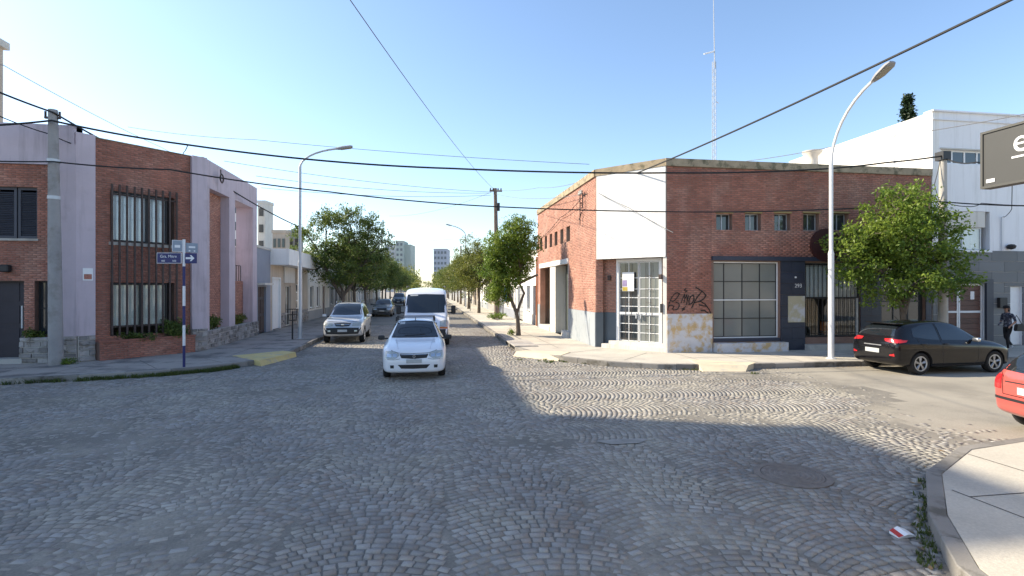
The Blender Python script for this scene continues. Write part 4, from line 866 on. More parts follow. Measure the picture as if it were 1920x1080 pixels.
text('e', .42, M_DWHITE, sg, FG, .49, .074, 4.30); MB(FG).box(.385, 1.0, .0705, .078, 4.10, 4.125).build('underline', M_DWHITE, sg); MB(FG).box(.07, .18, .0705, .08, zt0 + .065, zt0 + .115).build('maker_mark', M_DWHITE, sg, bevel=.004)
MB(FG).tube([FG.P(1.92, 0, 4.4), FG.P(2.2, 0, 4.4)], .03, 6).tube([FG.P(1.92, 0, 3.95), FG.P(2.2, 0, 3.95)], .03, 6).build('bracket', M_BLACK, sg)

# ------------------------------------------------------------------ far buildings
def far_tower(nm, lab, px0, px1, D, ytop, m, floors=8, cols=3, depth=14, wm=None):
    d0, d1 = raydir(px0), raydir(px1); a, b = Vector((d0[0] * D, d0[1] * D)), Vector((d1[0] * D, d1[1] * D)); H = CAMH + (HZ - ytop) / F * D; U = (b - a); L_ = U.length; U.normalize(); N = Vector((U.y, -U.x))
    fr = Fr(tuple(a), tuple(U), tuple(N)); t = thing(nm, lab, 'building', (a.x, a.y, 0)); MB(fr).box(0, L_, -depth, 0, 0, H).build('wall', m, t); MB(fr).box(-.1, L_ + .1, -depth - .1, .1, H, H + .5).build('parapet', m, t)
    for f in range(floors):
        for c in range(cols):
            u = (c + .5) * L_ / cols; z = H - (f + 1) * 2.9 + .6
            if z < 3: continue
            MB(fr).box(u - L_ / cols * .28, u + L_ / cols * .28, .02, .12, z, z + 1.4).build('window', wm or M_GLASSD, t)
    return t
M_HAZEG = mat('hazed_green_render', (.42, .47, .44), .9, .08, .2); M_HAZEB = mat('hazed_blue_grey_render', (.40, .43, .50), .9, .08, .2); M_SOFTWIN = mat('soft_window', (.16, .18, .20), .3, .1)  # distance haze is mixed into the tower colours
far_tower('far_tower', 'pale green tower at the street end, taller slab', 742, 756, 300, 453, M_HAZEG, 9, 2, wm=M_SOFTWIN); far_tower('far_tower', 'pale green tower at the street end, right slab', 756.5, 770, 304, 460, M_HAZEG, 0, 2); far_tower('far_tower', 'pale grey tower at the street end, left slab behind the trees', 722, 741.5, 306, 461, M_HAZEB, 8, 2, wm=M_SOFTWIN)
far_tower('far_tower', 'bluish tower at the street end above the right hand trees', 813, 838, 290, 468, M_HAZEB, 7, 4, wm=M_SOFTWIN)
far_tower('apartment_tower', 'white apartment tower with dark window strip behind the canopy house roof', 483, 497, 95, 381, M_WHITE2, 6, 1, 3.2)
far_tower('apartment_tower', 'white balconied block seen through the gap between lavender fins', 436, 458, 90, 374, M_WHITE, 6, 2, 3)
far_tower('far_block', 'low beige block beyond the canopy house roof', 511, 536, 85, 437, M_BEIGE, 2, 3, 1.5); far_tower('far_block', 'low grey block beyond the roof, left of the lamp post', 540.3, 562, 88, 437, M_GREYW, 2, 2, 1.5)
# ================================================================== trees and plants
M_LEAF_A = leafmat('leaf_bright', (.055, .125, .018), (.27, .35, .055))
M_LEAF_B = leafmat('leaf_dark', (.05, .092, .024), (.20, .25, .055))
M_LEAF_C = leafmat('leaf_yellowing', (.06, .10, .02), (.26, .26, .055))
M_LEAF_D = leafmat('conifer_needles', (.015, .035, .018), (.05, .08, .035))
def leaves(C, rad, per, size, rs):
    """leaf quads scattered round the cluster centres C"""
    n = len(C) * per; c = np.repeat(C, per, 0); g = rs.normal(0, 1, (n, 3)); g /= np.linalg.norm(g, axis=1)[:, None]; g *= (rs.random(n) ** .5)[:, None] * np.repeat(rad, per)[:, None]; g[:, 2] *= .75
    p = c + g; t = rs.normal(0, 1, (n, 3)); t[:, 2] -= .35; t /= np.linalg.norm(t, axis=1)[:, None]
    up = rs.normal(0, .75, (n, 3)); up[:, 2] += 1; s = np.cross(t, up); s /= np.linalg.norm(s, axis=1)[:, None] + 1e-9
    L_ = (size * rs.uniform(.65, 1.3, n))[:, None]; nn = np.cross(s, t)
    V = np.stack([p, p + t * L_ * .5 + s * L_ * .24 + nn * L_ * .05, p + t * L_, p + t * L_ * .5 - s * L_ * .24 + nn * L_ * .05], 1).reshape(-1, 3)
    return V, np.arange(n * 4).reshape(-1, 4)
def make_tree(nm, lab, loc, seed, trunk, lobes, tr=.11, ncl=150, per=34, lsize=.13, crad=.34, lm=None, group=None, forks=None, rz=0):
    """trunk: points; lobes: (x,y,z,rx,rz) ellipsoids making up the crown, all relative to the base"""
    rs = np.random.default_rng(seed); rd = random.Random(seed); t = thing(nm, lab, 'tree', loc, rz, group)
    C = []; mb = MB(); k = len(trunk); mb.tube(trunk, [tr * (1.25 if i == 0 else 1 - .35 * i / k) for i in range(k)], 8)
    for fk in (forks or []): mb.tube(fk, [tr * .75 * (1 - .4 * i / len(fk)) for i in range(len(fk))], 7)
    tops = [trunk[-1]] + [f[-1] for f in (forks or [])]
    vol = [l[3] * l[3] * l[4] for l in lobes]; tot = sum(vol)
    for l, v in zip(lobes, vol):
        c = Vector(l[:3]); b = min(tops, key=lambda q: (Vector(q) - c).length); mid = Vector(b).lerp(c, .5) + Vector((rd.gauss(0, .15), rd.gauss(0, .15), .1)); mb.tube([b, mid, c], [tr * .5, tr * .36, tr * .16], 5, False)
        m = max(4, int(ncl * v / tot)); g = rs.normal(0, 1, (m, 3)); g /= np.linalg.norm(g, axis=1)[:, None]; g *= (rs.random(m) ** .42)[:, None]; q = np.array(l[:3]) + g * np.array([l[3], l[3], l[4]]); C.append(q)
        for p in q[::3]: mb.tube([tuple(c), tuple((Vector(p) + c) / 2 + Vector((0, 0, .06))), tuple(p)], [tr * .15, tr * .1, tr * .04], 3, False)
    C = np.concatenate(C); o = mb.build('trunk', M_BARK, None, True); o.parent = t
    V, Q = leaves(C, crad * rs.uniform(.6, 1.35, len(C)), per, lsize, rs); npobj('crown', V, Q, lm or M_LEAF_A, t); return t
def lobeset(seed, R_, H0, H1, n=9, spread=.62):
    rd = random.Random(seed); out = []
    for i in range(n):
        a = i * 2.4 + rd.uniform(-.4, .4); q = R_ * spread * math.sqrt((i + .5) / n); z = H0 + (H1 - H0) * (.2 + .62 * rd.random()); s = rd.uniform(.38, .58); out.append((q * math.cos(a), q * math.sin(a), z, R_ * s, (H1 - H0) * .5 * s * 1.05))
    out.append((0, 0, H0 + (H1 - H0) * .5, R_ * .55, (H1 - H0) * .36)); return out
# big tree in front of the brick front, right
d_ = raydir(1694); Yt = 16.0; k_ = Yt / d_[1]; tx_ = d_[0] * k_
make_tree('street_tree', 'bright green full street tree on the right pavement behind the black hatchback', (tx_, Yt, .15), 11, [(0, 0, 0), (.03, 0, .7), (0, .03, 1.5), (.02, 0, 2.1)],
    [(-1.7, 0, 3.95, 1.05, .8), (-2.0, -.2, 3.0, .75, .6), (-2.35, 0, 3.5, .5, .35), (-.6, -.3, 4.9, 1.0, .8), (.35, .2, 5.2, .9, .75), (1.25, 0, 4.5, .9, .75), (1.75, .1, 3.3, .95, .65), (.9, -.5, 2.7, .95, .65), (-.3, -.6, 2.4, 1.0, .6), (0, .1, 3.7, 1.5, 1.2), (-.9, .5, 3.4, 1.1, 1.0), (2.15, -.2, 2.6, .6, .45), (-1.2, -.5, 2.2, .7, .5), (.4, .6, 4.2, 1.2, 1)], .11, 520, 52, .125, .34, M_LEAF_A,
    forks=[[(.02, 0, 1.4), (.3, .1, 2.0), (.6, .1, 2.7)], [(0, 0, 1.5), (-.35, 0, 2.1), (-.7, .1, 2.8)]])
# forked tree at the near right corner of the street
make_tree('street_tree', 'slim forked street tree with green crown beside the storm drain at the right kerb', (4.4, 25.5, .15), 5, [(0, 0, 0), (-.04, 0, .8), (-.12, 0, 1.15), (-.42, 0, 1.9), (-.55, 0, 2.6)],
    [(-1.0, 0, 2.2, .7, .75), (-.9, .1, 3.3, 1.0, .9), (-.2, -.1, 4.1, .95, .85), (.15, 0, 5.2, .62, .7), (.2, .1, 3.3, .65, .7), (-1.05, -.2, 4.3, .75, .7), (-.4, .1, 5.1, .6, .5), (.55, 0, 4.4, .55, .55), (-.5, -.3, 2.7, .7, .6)], .10, 520, 54, .11, .28, M_LEAF_A,
    forks=[[(-.08, 0, 1.1), (.1, 0, 1.6), (.28, 0, 2.05), (.05, 0, 2.5), (.1, 0, 3.1)], [(.08, 0, 2.55), (.5, 0, 2.75), (.95, 0, 2.95)]])
make_tree('street_tree', 'round headed street tree behind the wooden utility pole', (4.75, 49, .15), 21, [(0, 0, 0), (.03, 0, 1.2), (0, 0, 2.3)], lobeset(21, 2.7, 1.8, 7.5, 10), .13, 380, 46, .15, .42, M_LEAF_C)
# big dark tree on the left pavement
make_tree('street_tree', 'large spreading dark street tree behind the silver suv', (-5.7, 37.5, .15), 31, [(0, 0, 0), (.05, 0, 1.0), (.1, 0, 2.1)],
    [(-2.3, 0, 6.0, 1.15, .7), (-2.9, .2, 4.6, .8, .55), (-1.0, 0, 6.9, 1.3, .85), (.4, -.3, 7.1, 1.2, .8), (1.8, .1, 6.6, 1.2, .8), (2.7, 0, 5.4, .95, .75), (2.2, -.2, 4.2, 1.2, .8), (.6, .2, 5.2, 1.9, 1.3), (-1.0, -.4, 4.7, 1.4, 1.0), (.6, -.5, 3.4, 1.5, .8), (-.5, 0, 2.9, .9, .5), (1.8, .1, 2.9, 1.0, .6), (-1.7, 0, 3.5, .8, .5)], .17, 560, 46, .15, .37, M_LEAF_B,
    forks=[[(.08, 0, 1.6), (-.5, 0, 2.6), (-1.1, 0, 3.8)], [(.1, 0, 1.8), (.8, 0, 2.7), (1.3, 0, 3.7)]])
ordn = ['second', 'third', 'fourth', 'fifth', 'sixth', 'seventh', 'eighth', 'ninth', 'tenth', 'eleventh', 'twelfth']
ybase = {1: 58.5, -1: 45.5}
protoT = {}
for side in (-1, 1):
    for i in range(10):
        yy = ybase[side] + i * (9.2 if side > 0 else 9.6) + random.uniform(-1, 1); x = (4.75 if side > 0 else -6.0) + random.uniform(-.2, .2)
        lm = (M_LEAF_C, M_LEAF_B, M_LEAF_C)[i % 3] if side > 0 else (M_LEAF_B, M_LEAF_C, M_LEAF_B)[i % 3]
        wh = 'right hand' if side > 0 else 'left hand'
        lab = f'street tree in the {wh} row, {ordn[i + (1 if side > 0 else 0)]} from the crossing'
        key = (side, i % 3)
        if key not in protoT: protoT[key] = make_tree('street_tree', lab, (x, yy, .15), 50 + side * 7 + i, [(0, 0, 0), (.03, 0, 1.1), (0, 0, 2.0)], lobeset(60 + i + side * 5, (2.7 if side > 0 else 2.9), 1.7, (6.7, 7.2, 6.4)[i % 3], 9), .13, 320, 44, .17, .48, lm, 'trees lining the street')
        else: c = copy_tree(protoT[key]); c.location = (x, yy, .15); c.rotation_euler = (0, 0, random.uniform(0, 6)); c['label'] = lab
# far end of the street closes in foliage
rs = np.random.default_rng(3); C = np.concatenate([np.stack([rs.uniform(-12, -3.2, 260), rs.uniform(150, 330, 260), rs.uniform(2.2, 8.5, 260)], 1), np.stack([rs.uniform(3, 11, 260), rs.uniform(150, 330, 260), rs.uniform(2.2, 8, 260)], 1), np.stack([rs.uniform(-14, 14, 120), rs.uniform(340, 360, 120), rs.uniform(.5, 6.5, 120)], 1)])
V, Q = leaves(C, np.full(len(C), 1.5), 26, .7, rs); o = npobj('distant_trees', V, Q, M_LEAF_C, None, 'stuff'); o['label'] = 'distant tree rows closing the far end of the street'; o['category'] = 'trees'
# conifer peeping over the white building
d_ = raydir(1702); D_ = 44; t = thing('conifer_tree', 'dark conifer tip above the white side wall', 'tree', (d_[0] * D_, d_[1] * D_, 0)); zt = CAMH + (HZ - 180) / F * D_
o = MB().tube([(0, 0, 0), (0, 0, zt - .5)], [.3, .03], 6).build('trunk', M_BARK); o.parent = t
hh = rs.uniform(8, zt, 260); rr = (zt - hh) * .16 + .12; aa = rs.uniform(0, 6.28, 260); qq = rr * np.sqrt(rs.random(260)); V, Q = leaves(np.stack([qq * np.cos(aa), qq * np.sin(aa), hh], 1), np.full(260, .3), 26, .28, rs); npobj('crown', V, Q, M_LEAF_D, t)
# bushes
def bush(nm, lab, loc, rx, ry, h, seed, n=40, lm=None, size=.09, stem=True):
    rs_ = np.random.default_rng(seed); t = thing(nm, lab, 'plant', loc); g = rs_.normal(0, 1, (n, 3)); g /= np.linalg.norm(g, axis=1)[:, None]; g *= (rs_.random(n) ** .4)[:, None]; Cc = np.stack([g[:, 0] * rx, g[:, 1] * ry, h * .5 + g[:, 2] * h * .42], 1)
    V, Q = leaves(Cc, np.full(n, .13), 26, size, rs_); npobj('foliage', V, Q, lm or M_LEAF_B, t); mb = MB()
    for p in Cc[::4]: mb.tube([(p[0] * .2, p[1] * .2, 0), tuple(p)], .008, 3)
    o = mb.build('stem', M_BARK); o.parent = t
def planterP(px_, d, z): u = NC.px(px_, 600)[0]; return NC.P(u, d, z)
bush('planter_shrub', 'leafy green shrub in the brick planter behind the street sign', planterP(318, .22, zpl - .06), .5, .35, .75, 1, 60); bush('planter_shrub', 'low sparse plants in the brick planter left of the shrub', planterP(250, .22, zpl - .06), .8, .15, .3, 2, 30)
bush('planter_shrub', 'trailing dark bush on the low stone wall between first two fins', NE_.P(uE(406), -.15, zs_ - .05), .15, .75, .6, 3, 40); bush('planter_shrub', 'olive shrub on the low stone wall between the last two fins', NE_.P(uE(456), -.2, zs_ - .05), .18, .8, .5, 4, 40, M_LEAF_C)
bush('planter_shrub', 'small plant in the stone planter by the left dark door', NS.P(NS.px(72, 600)[0], .12, sb[2] - .06), .3, .1, .3, 5, 14)
bush('kerb_plant', 'bright weed clump round the base of the wooden utility pole', (5.05, 38.6, .15), .75, .6, .55, 6, 46, M_LEAF_A); bush('kerb_plant', 'small weed beside the forked tree trunk', (4.1, 25.6, .15), .18, .16, .4, 7, 12, M_LEAF_A, .07); bush('kerb_plant', 'grass tuft at the foot of the concrete pole and stone base', (-10.7, 18.0, .15), .3, .12, .16, 8, 16, M_LEAF_A, .06)

# ================================================================== poles, lamps, signs
def conc_pole():
    b = ground(105, 684, .15); top = 7.78; t = thing('concrete_pole', 'grey concrete utility pole in front of the left lavender pilaster', 'utility pole', (*b, .15)); lx = -.08
    mb = MB().tube([(0, 0, 0), (lx * .5, 0, 3.8), (lx, 0, top - .15)], [.19, .165, .12], 14); o = mb.build('pole', M_POLEC, None, True); o.parent = t
    mb = MB().box(lx - .22, lx + .2, -.03, .03, top - .42, top - .36).tube([(lx + .18, 0, top - .4), (lx + .18, 0, top - .2)], .03, 6).tube([(lx - .2, 0, top - .4), (lx - .2, 0, top - .2)], .03, 6); o = mb.build('cross_arm', M_RUST); o.parent = t
    for z in (6.25 - .15, 5.0): o = MB().lathe([(.15, z - .05), (.165, z - .05), (.165, z + .05), (.15, z + .05)], n=14).build('pole_band', M_STEEL); o.location = (lx * z / top, 0, 0); o.parent = t
    return (b[0] + lx, b[1], top)
PT = conc_pole()
def lamp(lab, loc, h, arm, dirv, col_m, headm, rad=.075, fat=True, bend=2.0):
    t = thing('street_lamp', lab, 'street lamp', loc); mb = MB(); dx, dy = dirv; zb = h - bend
    o = MB().tube([(0, 0, 0), (0, 0, 3.4)], [rad * 1.25, rad * 1.2], 12).lathe([(rad * 1.25, 3.38), (rad * 1.3, 3.4), (rad * .8, 3.55), (0, 3.56)], n=12).lathe([(0, 0), (rad * 2.1, 0), (rad * 2.1, .02), (0, .025)], n=12).build('post_base', col_m, None, True); o.parent = t
    P = [(0, 0, 3.5), (0, 0, zb)] + [(dx * arm * (1 - math.cos(a)) , dy * arm * (1 - math.cos(a)), zb + bend * math.sin(a) * .93) for a in np.linspace(.15, 1.2, 8)]; e = P[-1]; q = P[-2]; tt = Vector((e[0] - q[0], e[1] - q[1], e[2] - q[2])).normalized()
    o = MB().tube(P, [rad * .85] * 2 + [rad * .6] * 8, 10).build('arm', col_m, None, True); o.parent = t
    s = Vector((-dy, dx, 0)); up = s.cross(tt) * -1 if s.cross(tt).z < 0 else s.cross(tt); b0 = Vector(e) - tt * .05; hm = MB()
    def ring(l, wd_, hh): return [tuple(b0 + tt * l + s * a * wd_ + up * b * hh) for a, b in ((-1, -.6), (1, -.6), (1, .2), (.6, .8), (-.6, .8), (-1, .2))]
    rs_ = [ring(0, .05, .05), ring(.12, .10, .07), ring(.3, .15, .085), ring(.65, .16, .075), ring(.76, .10, .04)]
    for r_ in rs_: hm.v += r_
    for i in range(4):
        for k in range(6): hm.f.append((i * 6 + k, i * 6 + (k + 1) % 6, i * 6 + 6 + (k + 1) % 6, i * 6 + 6 + k))
    hm.f += [tuple(range(6)), tuple(range(24, 30))]; o = hm.build('lamp_head', headm); o.parent = t
    ln = MB(); ln.v = [tuple(b0 + tt * l + s * a - up * .07) for l, a in ((.22, -.1), (.22, .1), (.66, .11), (.66, -.11))] + [tuple(b0 + tt * l + s * a - up * .045) for l, a in ((.22, -.1), (.22, .1), (.66, .11), (.66, -.11))]; ln.f = list(BOXF); o = ln.build('lens', mat('lamp_lens', (.35, .33, .28), .2, .05)); o.parent = t
    return t
M_LAMPH = mat('lamp_housing', (.30, .30, .31), .5, .05)
lamp('white street lamp on the right corner pavement, left of the bright tree', (13.0, 15.5, .15), 8.75, 2.6, (.0, -1), M_WPOST, M_LAMPH, .072, bend=2.5)
lamp('pale street lamp on the left pavement in front of the canopy house', (-5.67, 25.4, .15), 8.85, 2.5, (1, .05), M_STEEL, M_LAMPH, .075, bend=1.1)
lamp('distant street lamp arching left above the right hand trees', (4.6, 63.8, .15), 9.9, 2.6, (-1, 0), M_STEEL, M_LAMPH, .08, bend=1.4)
# litter basket on a post beside the left lamp, and the one on the right pavement
for lab, p, s in (('wire litter basket on a post against the left street lamp', (-5.95, 25.2, .15), 1.0), ('small litter basket on a post far along the right kerb', (4.35, 50.9 + 3, .15), 1.2)):
    t = thing('litter_basket', lab, 'litter bin', p); o = MB().tube([(0, 0, 0), (0, 0, 1.25 * s)], .035, 8).build('post', M_BLACK); o.parent = t; mb = MB(); r = .24
    for k in range(14): a = k * math.pi / 7; mb.tube([(r * .7 * math.cos(a), r * .7 * math.sin(a), .85 * s), (r * math.cos(a), r * math.sin(a), 1.35 * s)], .009, 4)
    for z, q in ((.85, .7), (1.1, .85), (1.35, 1.0)): mb.lathe([(r * q - .01, z * s - .012), (r * q + .012, z * s - .012), (r * q + .012, z * s + .012), (r * q - .01, z * s + .012)], n=14)
    mb.lathe([(0, .85 * s), (r * .7, .85 * s)], n=14); o = mb.build('basket', M_BLACK); o.parent = t
# wooden utility pole along the street
WP = ground(931.5, 597, .15); wtop = CAMH + (HZ - 352) / F * fwd(*WP)
t = thing('wooden_pole', 'dark wooden utility pole rising above the right hand trees', 'utility pole', (*WP, .15)); o = MB().tube([(0, 0, 0), (-.03, 0, 5), (-.12, 0, wtop - .2)], [.2, .17, .13], 12).build('pole', M_WOODP, None, True); o.parent = t
o = MB().box(-.55, .4, -.05, .05, wtop - .45, wtop - .33).build('cross_arm', M_WOODP); o.parent = t
for a in (-.48, -.28, .1, .32): o = MB().lathe([(0, 0), (.05, 0), (.06, .06), (.03, .09), (.05, .14), (0, .17)], c=(a, 0, wtop - .33), n=8).build('insulator', M_RUST); o.parent = t
o = MB().box(.05, .22, -.1, .1, wtop - 1.9, wtop - 1.3).build('junction_box', M_BLACK); o.parent = t
# pole in front of the white building
d_ = raydir(1768); k_ = 16.2 / d_[1]; EP = (d_[0] * k_, 16.2); etop = CAMH + (HZ - 285) / F * k_
t = thing('concrete_pole', 'pale utility pole in front of the white building', 'utility pole', (*EP, .15)); o = MB().tube([(0, 0, 0), (0, 0, etop - .15)], [.16, .11], 12).build('pole', M_WOODP if False else M_CONC, None, True); o.parent = t
o = MB().box(-.16, .16, -.16, .16, etop - .45, etop - .15).build('cable_clamp', M_BLACK); o.parent = t
# thin second pole far down the street
t = thing('wooden_pole', 'thin dark pole far off above the right hand trees', 'utility pole', (4.8, 76, .15)); o = MB().tube([(0, 0, 0), (0, 0, 8.3)], [.14, .1], 8).build('pole', M_WOODP); o.parent = t
# street name sign
SP = ground(345, 688, .15); stop = CAMH + (HZ - 449) / F * fwd(*SP); SH = stop - .15
t = thing('street_sign', 'blue and white striped post with blue street name and one way arrow plates', 'street sign', (*SP, .15))
M_SBLUE = mat('sign_blue', (.018, .022, .12), .45, .06); M_SWHITE = mat('sign_white', (.72, .73, .76), .5, .05)
for i in range(6):
    cuts = [0, .62, 1.22, 1.78, 2.36, 2.93, SH]; o = MB().tube([(0, 0, cuts[i]), (0, 0, cuts[i + 1])], .037, 12).build('post_band', M_SWHITE if i % 2 else M_SBLUE, None, True); o.parent = t
FP = Fr((SP[0], SP[1]), (CT * .995 + .0, -ST * .995), (-ST, -CT))     # plates seen face on
def plate(u0, u1, z0, z1, m, fr, rim, d=.04): pp = MB(fr).box(u0, u1, d, d + .012, z0, z1).build('plate_rim', rim, t); return MB(fr).box(u0 + .014, u1 - .014, d + .013, d + .017, z0 + .014, z1 - .014).build('plate', m, t)
def zP(y): return CAMH + (HZ - y) / F * fwd(*SP)
kx = fwd(*SP) / F
plate((296 - 345) * kx, -.045, zP(494), zP(474), M_SBLUE, FP, M_SWHITE); plate(.06, (371 - 345) * kx, zP(494), zP(475), M_SBLUE, FP, M_SBLUE)
text('Gra. Mitre', .115, M_SWHITE, t, FP, (318 - 345) * kx, .060, zP(481)); text('400', .075, M_SWHITE, t, FP, (308 - 345) * kx, .060, zP(489.5)); text('500', .075, M_SWHITE, t, FP, (329 - 345) * kx, .060, zP(489.5))
ar = MB(FP); u0, uu, zz_ = .085, (369 - 345) * kx, zP(484.3); a_ = [(u0, .028), (u0 + .17, .028), (u0 + .12, .085), (u0 + .165, .085), (uu - .03, 0), (u0 + .165, -.085), (u0 + .12, -.085), (u0 + .17, -.028), (u0, -.028)]
ar.poly([FP.P(a, .0605, zz_ + b) for a, b in a_]).build('arrow', M_SWHITE, t)
M_SBACK = mat('faded_sign', (.24, .29, .36), .5, .1, 6); FQ = Fr(SP, (.80, .6), (.6, -.8)); q = plate(-.30, -.04, zP(472.5), zP(451), M_SBACK, FQ, M_SWHITE, -.01); q = plate(.05, .36, zP(473), zP(455), M_SBACK, FQ, M_SBACK, -.01)
MB(FQ).box(-.24, -.1, .0085, .0095, zP(465), zP(460)).box(.12, .29, .0085, .0095, zP(464.5), zP(461)).box(.12, .16, .0085, .0095, zP(471), zP(468.5)).box(.25, .29, .0085, .0095, zP(471), zP(468.5)).build('print', M_SWHITE, t)
# storm drain in the right kerb
t = thing('storm_drain', 'open storm drain mouth with concrete slab in the right kerb below the forked tree', 'storm drain', (3.42, 21.2, 0)); FD = Fr((3.42, 20.7), (0, 1), (-1, 0))
MB(FD).box(.0, 1.25, .0, .012, .02, .13).box(1.6, 2.3, .0, .012, .02, .13).build('mouth', mat('drain_shade_black', (.008, .008, .008), .95, 0), t); MB(FD).box(-.15, 2.45, -.9, .02, .151, .185).build('slab', M_CONC, t)  # mouth is solid black boxes standing for the dark inside the openings
# litter by the near right kerb
t = thing('litter_packet', 'crumpled red and white packet lying by the near right kerb', 'litter', (*ground(1692, 1004, 0), .012)); M_RED = mat('red_print', (.45, .04, .03), .5, .1)
me = bpy.data.meshes.new('wrapper'); me.from_pydata([(-.1, -.06, 0), (0, -.07, .03), (.1, -.05, .0), (-.1, .05, .02), (0, .06, .055), (.1, .07, .015), (-.1, -.06, -.008), (.1, -.05, -.008), (.1, .07, -.006), (-.1, .05, -.006)], [], [(0, 1, 4, 3), (1, 2, 5, 4), (6, 7, 8, 9), (0, 6, 9, 3), (2, 7, 8, 5), (0, 1, 2, 7, 6), (3, 4, 5, 8, 9)]); o = link('wrapper', me, M_DWHITE, t)
me = bpy.data.meshes.new('print'); me.from_pydata([(-.1, -.06, .004), (-.05, -.065, .019), (-.05, .055, .0415), (-.1, .05, .024)], [], [(0, 1, 2, 3)]); link('print', me, M_RED, o)

# ================================================================== overhead cables
def cable(lab, pts, rad, m=None, sag=0, group='overhead cables'):
    """pts: world points; each span hangs by sag"""
    P = []
    for i, (a, b) in enumerate(zip(pts, pts[1:])):
        n = 14; s = sag[i] if isinstance(sag, (list, tuple)) else sag
        for k in range(n): q = k / n; P.append((a[0] + (b[0] - a[0]) * q, a[1] + (b[1] - a[1]) * q, a[2] + (b[2] - a[2]) * q - 4 * s * q * (1 - q)))
    P.append(pts[-1]); o = MB().tube(P, rad, 5).build('overhead_cable', m or M_WIRE, None, True); return tag(o, lab, 'cable', group)
def at(px_, py_, D): d = raydir(px_); return (d[0] * D, d[1] * D, CAMH + (HZ - py_) / F * D)
def wp(p): return (p[0], p[1], p[2])
ET = (EP[0], EP[1], etop - .15); WT = (WP[0] - .12, WP[1], wtop - .2)
DY = PT[1] - .25
def atY(px_, py_, Y): d = raydir(px_); k = Y / d[1]; return (d[0] * k, Y, CAMH + (HZ - py_) / F * k)
cable('thick twisted cable from the left concrete pole across the street to the brick corner', [atY(-120, 238, DY), atY(97, 226, DY), atY(355, 272, DY + .1), atY(850, 316, 17.6), atY(1118, 324, 17.5), atY(1250, 324, 17.5), atY(1540, 317, 17.2), atY(1660, 305, 16.6), (ET[0], ET[1] - .13, ET[2])], .030, sag=[.05, .05, .12, .02, .01, .05, .02, .02])
cable('lower cable from the left pole past the street sign to the right', [atY(-100, 298, DY), atY(100, 303, DY), atY(320, 318, DY), atY(620, 360, 18), atY(920, 387, 18), atY(1250, 397, 17.6), atY(1540, 393, 17.4), atY(1762, 378, 16.0), atY(1980, 386, 15.6)], .022, sag=[.03, .04, .05, .05, .03, .04, .04, .05])
cable('cable falling from the left pole along the lavender roof to the canopy house', [at(-60, 148, 13.5), (PT[0] + .1, PT[1] - .15, PT[2] - .12), at(330, 328, 20.5), at(402, 336, 21.8), at(560, 425, 28)], .028, sag=[.03, .1, .02, .1])
cable('service cable crossing the parapet of the lavender building', [at(-40, 200, 14.5), at(92, 251, 16), at(178, 282, 17.2), at(395, 352, 21.5)], .016, sag=.05)
cable('thick cable rising from the brick corner to the upper right edge', [at(1094, 366, 22), at(1160, 338, 21), at(1980, -42, 8)], .026, sag=[.02, .12])
cable('thin wire rising from the wooden pole to the top of the view', [WT, at(640, -24, 11)], .011, M_WIRE2, .35)
cable('thin wire from the upper left edge down behind the lavender roof', [at(-60, 90, 16), at(6, 122, 18), at(300, 275, 30), at(420, 330, 40)], .012, M_WIRE2, .1)
cable('thin wire high across the street to the brick parapet', [at(240, 238, 26), at(480, 262, 25), at(1105, 308, 24)], .011, M_WIRE2, .1)
for i, (pa, Da, pb, sg_, lab) in enumerate((((420, 302), 30, (920, 360), .25, 'upper thin wire from the left houses to the wooden pole'), ((480, 330), 32, (918, 362), .3, 'middle thin wire from the left houses to the wooden pole'), ((490, 352), 34, (920, 366), .3, 'lowest thin wire from the left houses to the wooden pole'), ((730, 405), 60, (922, 360), .5, 'wire climbing from the left tree tops to the wooden pole'))):
    cable(lab, [at(*pa, Da), at(*pb, fwd(*WP))], .014, M_WIRE2, sg_)
cable('thin wire from the wooden pole to the brick west wall', [WT, at(1010, 352, 33), at(1090, 340, 23)], .011, M_WIRE2, .1); cable('second thin wire from the wooden pole to the wall bracket', [(WT[0], WT[1], WT[2] - .25), at(1085, 366, 22.5)], .011, M_WIRE2, .25)
cable('thin cable across the white corner panel', [at(1122, 362, 20.6), at(1180, 390, 19.6), at(1262, 436, 17.7)], .012, M_WIRE2, .02); cable('slack cable on the brick west wall', [at(1090, 372, 22.2), at(1050, 408, 26), at(1012, 448, 31)], .014, M_WIRE, .1)
cable('thin wire over the brick parapet to the upper right', [at(1400, 302, 22), at(1620, 262, 18), at(1950, 208, 14)], .012, M_WIRE2, .06); cable('cable right of the white building pole', [(ET[0], ET[1] - .1, ET[2] - .1), at(1830, 304, 17.5), at(1990, 312, 17)], .022, sag=.1)
cable('second low cable right of the white building pole', [atY(1770, 378, 16), atY(1815, 387, 15.9), atY(1840, 381, 15.8), atY(1990, 384, 15.6)], .014, sag=.05); cable('loop of cable hanging from the right pole', [(ET[0] - .1, ET[1], ET[2] - .1), (ET[0] - .35, ET[1], ET[2] - 1.0), (ET[0] - .1, ET[1], ET[2] - 1.7)], .012, sag=.05)
cable('distant wire far down the street', [at(700, 452, 80), at(850, 448, 77)], .014, M_WIRE2, .2); cable('drop wire hooked from the thick cable to the lavender roof', [atY(352, 272, DY + .1), at(345, 285, 20), at(328, 313, 19.9)], .014, sag=.03)
cable('cable drop to the conduit on the white building', [at(1898, 330, 17), at(1897, 392, 19.5), FE.P(FE.px(1877, 408)[0], .1, FE.px(1877, 408)[1])], .012, M_WIRE, .05)
